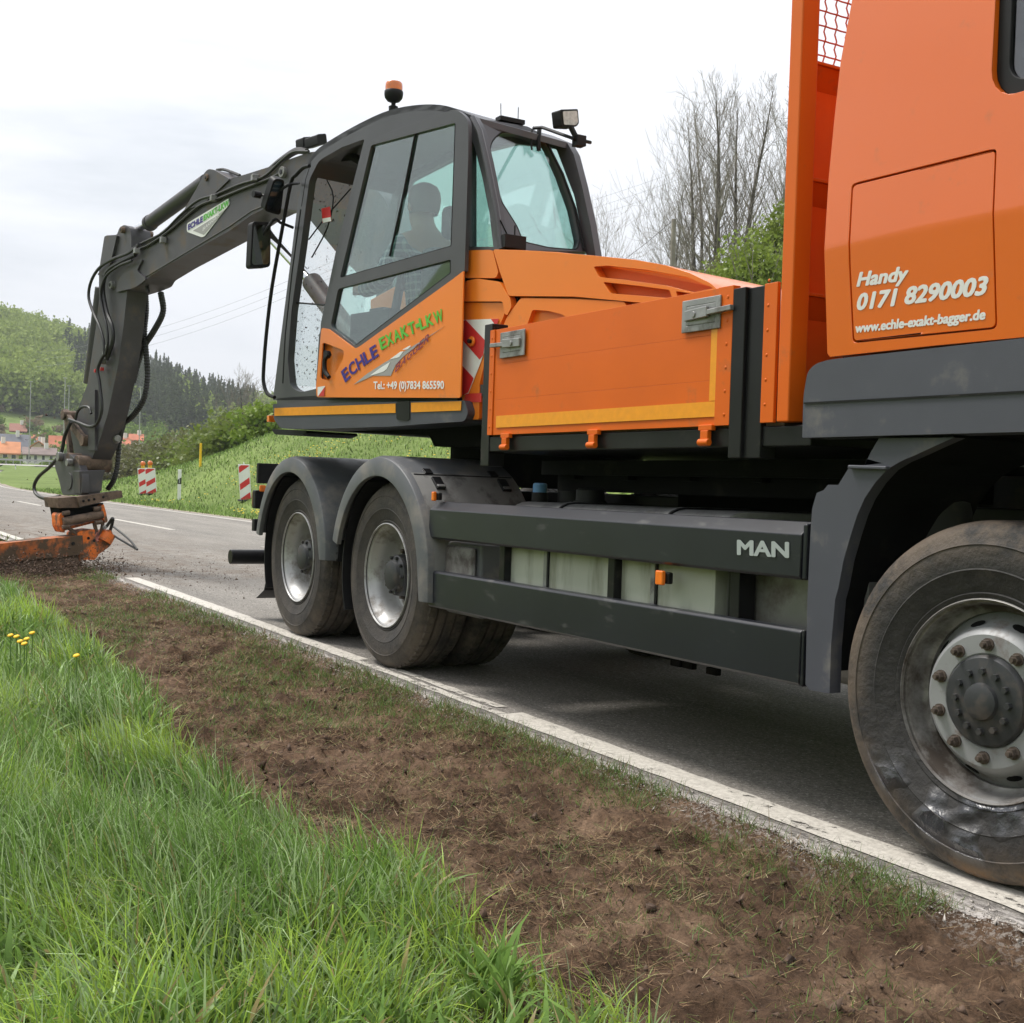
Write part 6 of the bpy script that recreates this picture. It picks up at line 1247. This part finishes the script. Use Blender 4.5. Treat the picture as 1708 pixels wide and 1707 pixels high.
# bare trees on the right-hand slope
def baretree(p, h, lab, seed, spread=.5, r0=.16, cat='tree', group='leafless trees on the slope', name='bare_tree', mt=BARK):
    rg = np.random.RandomState(seed); t = thing(name, lab, cat, p, group); V = {'trunk': MB().mat(mat('bark_dark', (.085, .072, .062), .85, var=.3, scale=3)), 'crown': MB().mat(mt)}; cr = V['crown']; segs = []
    def grow(a, d, L_, r, lev):
        n = 5 if lev == 0 else 4; pts = [a]; dd_ = d.copy(); st = L_/n; kids = []
        for k in range(n):
            dd_ = dd_+rg.normal(0, .10 if lev else .025, 3)+np.array([0, 0, .10 if lev else .02]); dd_ /= np.linalg.norm(dd_); pts.append(pts[-1]+dd_*st); kids.append((pts[-1], dd_.copy(), r*(1-(k+1)/n*.8), k))
        segs.append((pts, [r*(1-.85*i/n) for i in range(n+1)], lev))
        return pts, kids
    tip_h = h; n0 = 26; pts = [np.array(p, float)]; d = np.array([rg.normal(0, .03), rg.normal(0, .03), 1.]); tr = []
    for k in range(14): d = d+rg.normal(0, .025, 3); d[2] = 1; pts.append(pts[-1]+d/np.linalg.norm(d)*h/14)
    rr = [r0*(1-.93*i/14) for i in range(15)]; V['trunk'].tube(pts, rr, 7, caps=False)
    for k in range(38):
        f = .16+.82*rg.rand(); i = f*14; i0 = int(i); a = pts[i0]+(pts[min(i0+1, 14)]-pts[i0])*(i-i0); az_ = rg.uniform(0, 6.28); el = radians(rg.uniform(28, 60)) + f*.35; L_ = h*spread*(1-f*.80)*rg.uniform(.6, 1.1); dv = np.array([cos(az_)*cos(el), sin(az_)*cos(el), sin(el)]); r = r0*(1-f*.9)*.34
        P1, k1 = grow(a, dv, L_, r, 1)
        for (b, bd, br_, kk) in k1+k1[1::2]:
            dv2 = bd+rg.normal(0, .55, 3); dv2[2] += .25; dv2 /= np.linalg.norm(dv2); P2, k2 = grow(b, dv2, L_*.42*rg.uniform(.6, 1.2), max(br_*.45, .009), 2)
            for (c, cdv, cr_, _) in k2[1:]:
                dv3 = cdv+rg.normal(0, .5, 3); dv3[2] += .25; dv3 /= np.linalg.norm(dv3); grow(c, dv3, L_*.24*rg.uniform(.5, 1.3), .008, 3)
    for ps, rs, lev in segs:
        if lev == 3: ps = [ps[0], ps[2], ps[4]]; rs = [.0075, .006, .004]
        cr.tube(ps, [max(q, .0045) for q in rs], 5 if lev == 1 else 3, caps=False)
    V['trunk'].build('trunk', t); V['crown'].build('crown', t); return t
def tree_at(px_, d, toppy, lab, seed, **k):
    p = gp(px_, d); r = ray(px_, toppy); tt = d/np.hypot(r[0], r[1]); zt_ = CAM[2]+r[2]*tt; p = p-_Z*.3; return baretree(p, max(4, zt_-p[2]), lab, seed, **k)
tree_at(1147, 62, 205, 'leftmost slender leafless tree beside the wooden pole', 1, spread=.55)
tree_at(1158, 64, 190, 'thin leafless tree just right of the leftmost bare tree', 2, spread=.40, r0=.13)
tree_at(1178, 60, 152, 'tallest leafless tree in the middle of the bare group', 3, spread=.48, r0=.20)
tree_at(1186, 61, 175, 'forked leafless tree close behind the tallest bare tree', 4, spread=.42, r0=.16)
tree_at(1207, 63, 185, 'leafless tree with dark trunk right of the tallest bare tree', 5, spread=.45, r0=.17)
tree_at(1222, 60, 155, 'tall leafless tree left of the headboard post', 6, spread=.45, r0=.18)
tree_at(1280, 58, 175, 'leafless tree half hidden by the orange headboard post', 7, spread=.5, r0=.17)
tree_at(1105, 66, 330, 'low spreading leafless tree above the engine hood', 8, spread=.75, r0=.10)
tree_at(1135, 58, 390, 'small leafless sapling in front of the bare group', 9, spread=.5, r0=.06)
tree_at(985, 75, 372, 'small leafless tree showing behind the cab rear window', 10, spread=.7, r0=.09)
tree_at(1335, 60, 170, 'leafless tree seen through the gap behind the headboard mesh', 12, spread=.5, r0=.15)
tree_at(408, 76, 640, 'small bare shrub tree sticking out of the bank hedge', 11, spread=.7, r0=.07)
for i, (px_, d, rx, rz, lift, lab, br_) in enumerate([(1255, 42, 2.3, 2.2, .4, 'large fresh green bush left of the headboard post', 0), (1215, 46, 2.1, 1.5, .35, 'green bush above the right end of the engine hood', 0), (1290, 46, 2.0, 3.1, .45, 'tall green bush partly behind the headboard post', .2), (1165, 56, 2.2, 1.5, .3, 'brownish bush at the foot of the bare trees', .8), (1120, 60, 2.4, 1.1, .3, 'low dull green bush at the foot of the wooden pole', .5), (1080, 62, 1.6, .7, .3, 'smallest green bush at the left end of the slope hedge', .4), (1240, 52, 2.4, 2.3, .5, 'tall brown green bush behind the large fresh green one', .7), (1195, 52, 2.0, 1.8, .4, 'brown twiggy bush between the bare trunks', 1.)]):
    c1 = np.array((.14, .20, .03))*(1-br_)+np.array(brn1)*br_; c2 = np.array((.30, .38, .06))*(1-br_)+np.array(brn2)*br_; bush(px_, d, rx, rz, lab, c1, c2, n=5200, size=.12, group='bushes under the leafless trees', lift=lift)
def pole(px_, d, toppy, r, lab, nm='utility_pole', m=BARK, cat='pole', arm=False, group=None):
    p = gp(px_, d); q = ray(px_, toppy); tt = d/np.hypot(q[0], q[1]); zt_ = CAM[2]+q[2]*tt; t = thing(nm, lab, cat, p, group); MB().mat(m).cyl(p-_Z*.3, (p[0], p[1], zt_), r, r*.8, seg=10).build('mast', t)
    if arm: MB().mat(m).box((p[0]-.3, p[1]-.3, zt_-.12), (p[0]+.3, p[1]+.3, zt_)).build('lamp_head', t, .02)
    return np.array([p[0], p[1], zt_])
pt = pole(1107, 48, 366, .11, 'dark wooden pole on the slope with a wire running left')
GPOLE = mat('galvanised_mast', (.38, .38, .38), .5, metal=.4)
for px_, tp, d, lab in ((46, 636, 250, 'leftmost pale lamp mast below the dark spruces'), (103, 630, 235, 'tallest pale lamp mast between the hill and the arm'), (110, 643, 240, 'shorter pale mast beside the tallest lamp mast'), (229, 645, 240, 'pale lamp mast right of the excavator arm')): pole(px_, d, tp, .09, lab, 'lamp_mast', GPOLE, 'lamp mast', True, 'lamp masts on the hillside')
# overhead wires
def wire(a, b, sag, r, t): 
    u = np.linspace(0, 1, 14)[:, None]; pts = a*(1-u)+b*u; pts[:, 2] -= sag*4*(u*(1-u))[:, 0]; t.tube(list(pts), r, 4, caps=False)
def far(px_, py_, d): r = ray(px_, py_); return CAM+r/np.hypot(r[0], r[1])*d
wt = thing('overhead_wire', 'thin dark wire sloping down left from the wooden pole', 'wire', pt); mb = MB().mat(BLK); wire(pt, far(940, 490, 60), .3, .012, mb); mb.build('wire', wt)
wl_ = thing('power_line', 'three faint overhead cables crossing the sky behind the machine', 'power line', far(700, 430, 190)); mb = MB().mat(mat('cable_grey', (.25, .26, .28), .6))
for k in range(3): wire(far(1180, 268+k*14, 150), far(560, 434+k*13, 190), 1.5, .016, mb); wire(far(560, 434+k*13, 190), far(60, 588+k*12, 300), 2.5, .022, mb)
mb.build('cables', wl_)
# ================================================================== VILLAGE
ROOFS = {'red': mat('roof_red', (.42, .13, .06), .8, var=.2, scale=.5), 'orange': mat('roof_orange', (.52, .21, .09), .8, var=.2, scale=.5), 'grey': mat('roof_grey', (.12, .125, .145), .7, var=.2, scale=.5), 'brown': mat('roof_brown', (.19, .14, .125), .8, var=.2, scale=.5), 'rust': mat('roof_rust', (.26, .11, .075), .8, var=.2)}
WALLM = {'white': mat('render_white', (.72, .71, .67), .8, var=.06, scale=.3), 'cream': mat('render_cream', (.62, .52, .38), .8, var=.06, scale=.3), 'wood': mat('wood_wall', (.20, .10, .065), .8, var=.2)}
PANE = mat('dark_pane', (.04, .05, .06), .15, spec=.8); FRM = mat('window_frame_white', (.7, .7, .7), .6)
def house(px0, px1, eave, ridge, base, d, roof, wall, lab, gable=False, depth=8., nwin=4, garage=False):
    cx = (px0+px1)/2; a0 = TH+math.atan((px0-CX)/F); a1 = TH+math.atan((px1-CX)/F); A0 = np.array([-d*cos(a0), d*sin(a0), 0]); A1 = np.array([-d*cos(a1), d*sin(a1), 0])
    u = (A1-A0); w = np.linalg.norm(u); u /= w; n = np.array([u[1], -u[0], 0]); 
    if np.dot(n, -A0) < 0: n = -n
    zof = lambda py_: far(cx, py_, d)[2]
    zb_, ze, zr_ = zof(base)-1.5, zof(eave), zof(ridge); t = thing('house', lab, 'house', (*((A0+A1)/2)[:2], zb_+1.5), 'village houses at the foot of the hill')
    def q(a, o, z): return A0+u*(a*w)+n*o+_Z*z
    mb = MB().mat(WALLM[wall])
    if gable: mb.poly([[q(0, 0, zb_), q(1, 0, zb_), q(1, 0, ze), q(.5, 0, zr_), q(0, 0, ze)]], -n*depth)
    else: mb.poly([[q(0, 0, zb_), q(0, -depth, zb_), q(0, -depth, ze), q(0, -depth/2, zr_), q(0, 0, ze)]], u*w)
    mb.build('wall', t)
    mb = MB().mat(ROOFS[roof]); ov = .5
    if gable:
        for s, e_ in ((0, -.04), (1, 1.04)): mb.poly([[q(.5, ov, zr_+.12), q(e_, ov, ze-.1), q(e_, -depth-ov, ze-.1), q(.5, -depth-ov, zr_+.12)]], (0, 0, .25))
    else:
        for o in (ov, -depth-ov): mb.poly([[q(-.04, -depth/2, zr_+.12), q(1.04, -depth/2, zr_+.12), q(1.04, o, ze-.15), q(-.04, o, ze-.15)]], (0, 0, .25))
    r_ = mb.build('roof', t); MB().mat(WALLM['white']).box(q(.7, -depth*.45, zr_-1)-.35, q(.7, -depth*.45, zr_+.9)+.35).build('chimney', r_)
    hgt = ze-zb_-1.5
    for k in range(nwin):
        a = (k+.6)/(nwin+.2); zc = zb_+1.5+hgt*.5; ww = min(1.1, w*.08); mb = MB().mat(FRM); mb.box((0, 0, 0), (1, 1, 1), lambda X, Y, Z: q(a, .06*Y, zc)+u*(X-.5)*ww*1.25+_Z*(Z-.5)*1.5); wn = mb.build('window', t)
        MB().mat(PANE).box((0, 0, 0), (1, 1, 1), lambda X, Y, Z: q(a, .06+.03*Y, zc)+u*(X-.5)*ww+_Z*(Z-.5)*1.25).build('pane', wn)
    if garage: MB().mat(PANE).box((0, 0, 0), (1, 1, 1), lambda X, Y, Z: q(.10+.30*X*.45, .05*Y, zb_+1.5+hgt*.75*Z)).build('garage_door', t)
house(-60, 29, 756, 738, 768, 262, 'orange', 'cream', 'orange roofed house cut off at the left edge of the photo', nwin=6)
house(36, 91, 759, 749, 771, 255, 'brown', 'white', 'long low white house with brown roof and garage in front of the village', nwin=4, garage=True)
house(43, 80, 750, 738, 758, 285, 'orange', 'cream', 'gable ended house with pale orange roof behind the white one', gable=True, nwin=2)
house(-20, 46, 752, 726, 762, 300, 'grey', 'white', 'house with large dark grey roof at the left edge', nwin=5)
house(79, 118, 752, 729, 762, 300, 'red', 'white', 'large red roofed house just left of the excavator arm', nwin=3)
house(31, 77, 735, 727, 742, 330, 'red', 'white', 'red roofed house in the back row above the gable ended one', nwin=4)
house(50, 70, 751, 737, 760, 310, 'grey', 'white', 'grey roofed house squeezed between orange and red roofs', nwin=2)
house(13, 41, 720, 708, 728, 345, 'rust', 'wood', 'dark rust brown wooden house highest up the slope', nwin=3)
house(212, 236, 735, 726, 744, 290, 'red', 'white', 'red roofed white gabled house right of the excavator arm', nwin=2)
house(186, 214, 743, 731, 757, 280, 'red', 'white', 'red roofed house partly hidden by the excavator arm', nwin=2)
# distant road with guard rail and hedge strip in front of the village
mb = MB().mat(mat('pale_road', (.36, .34, .32), .9)); pts = [(px_, 205+.0*px_) for px_ in range(-160, 300, 12)]
Pa = [gp(a, 200) for a, _ in pts]; Pb = [gp(a, 216) for a, _ in pts]
for a, b, c, d in zip(Pa[:-1], Pa[1:], Pb[1:], Pb[:-1]): mb.sheet([a+_Z*.12, b+_Z*.12, c+_Z*.15, d+_Z*.15])
tag(mb.build('distant_road', None), kind='structure')
grl = thing('guard_rail', 'grey guard rail along the distant road before the village', 'guard rail', Pb[10]); mb = MB().mat(GPOLE)
for a, b in zip(Pb[:-1], Pb[1:]): mb.obox(a+_Z*.85, b+_Z*.85, .08, .28); mb.obox(a, a+_Z*.8, .1, .1, up=(1, 0, 0))
mb.build('rail', grl)
for k, (px_, d) in enumerate([(-20, 235), (12, 228), (104, 238), (88, 238), (120, 250), (150, 240), (165, 255), (190, 246)]):
    labs = ['left edge', 'left house end', 'garage', 'long white house', 'arm linkage', 'arm right side', 'arm hoses', 'hidden red roofed house']
    bush(px_, d, 2.6, .7, 'low garden hedge bush in the village near the '+labs[k], n=900, size=.4, group='garden bushes before the village')
# ================================================================== loose soil thrown up by the milling head
def specks(name, n, fn, lab, m):
    C_ = []; S_ = []
    for _ in range(n): c, s_ = fn(); C_.append(c); S_.append(s_)
    C_ = np.array(C_); S_ = np.array(S_); a = rng.normal(size=(n, 4, 3))*.75; V = C_[:, None, :]+a*S_[:, None, None]; b = (np.arange(n)*4)[:, None]
    Fc = np.concatenate([np.concatenate([b+i, b+j, b+k], 1) for i, j, k in ((0, 1, 2), (0, 2, 3), (0, 3, 1), (1, 3, 2))]); return tag(fastmesh(name, V.reshape(-1, 3), Fc, [m]), lab, 'loose soil', kind='stuff')
SOILM = mat('loose_soil', (.12, .078, .055), .95, var=.4, scale=9)
def thrown():
    px_ = rng.uniform(-150, 175); c = PF(px_, 940, 6.7+rng.normal(0, .3)); h = rng.exponential(.06); return np.array([c[0]+rng.normal(0, .3), c[1]+rng.normal(0, .2), float(zr(c[0]))+h]), rng.uniform(.003, .012)
specks('thrown_soil', 9000, thrown, 'cloud of brown soil thrown up under the orange milling head', SOILM)
def airborne():
    px_, py_ = rng.uniform(-60, 110), rng.uniform(690, 900); c = PF(px_, py_, 6.4+rng.uniform(-1, 1.5)); return c, rng.uniform(.003, .014)
specks('flying_crumbs', 60, airborne, 'dark crumbs of soil flying through the air left of the arm', SOILM)
def onroad():
    x = -13.2+rng.normal(0, 1.6); y = 3.2+abs(rng.normal(0, 1.1)); return np.array([x, y, float(zr(x))+.004]), rng.exponential(.002)+.001
specks('scattered_soil', 3500, onroad, 'fine brown soil scattered over the asphalt beside the milling head', SOILM)
def clod():
    x = -rng.uniform(1.2, 10); y = rng.uniform(1.2, 2.75); return np.array([x, y, float(Hv(np.array([x]), np.array([y]))[0])]), rng.exponential(.0028)+.002
specks('soil_clods', 16000, clod, 'small dark clods lying over the scraped soil strip', SOILM)

# ================================================================== AIR
HZM = bpy.data.materials.new('haze_air'); HZM.use_nodes = True; t = HZM.node_tree; t.nodes.remove(t.nodes['Principled BSDF'])
pv = N(t, 'ShaderNodeVolumePrincipled'); pv.inputs['Color'].default_value = (.90, .94, 1, 1); pv.inputs['Density'].default_value = .00035; pv.inputs['Anisotropy'].default_value = .2; t.links.new(pv.outputs[0], t.nodes['Material Output'].inputs['Volume'])
hzo = MB().mat(HZM).box((-3600, -3600, -12), (3600, 3600, 420)).build('haze'); tag(hzo, 'thin pale air over the valley', 'haze', kind='stuff')

GRIT = mat('pale_grit', (.46, .42, .38), .9, var=.35, scale=60)
def grit():
    x = -rng.uniform(1.2, 13)**1.0; y = 2.86+rng.normal(0, .045); z = max(float(Hv(np.array([x]), np.array([y]))[0]), float(zr(x))); return np.array([x, y, z+.001]), rng.exponential(.0018)+.0015
specks('edge_grit', 14000, grit, 'pale grit and crumbled asphalt along the edge of the road', GRIT)
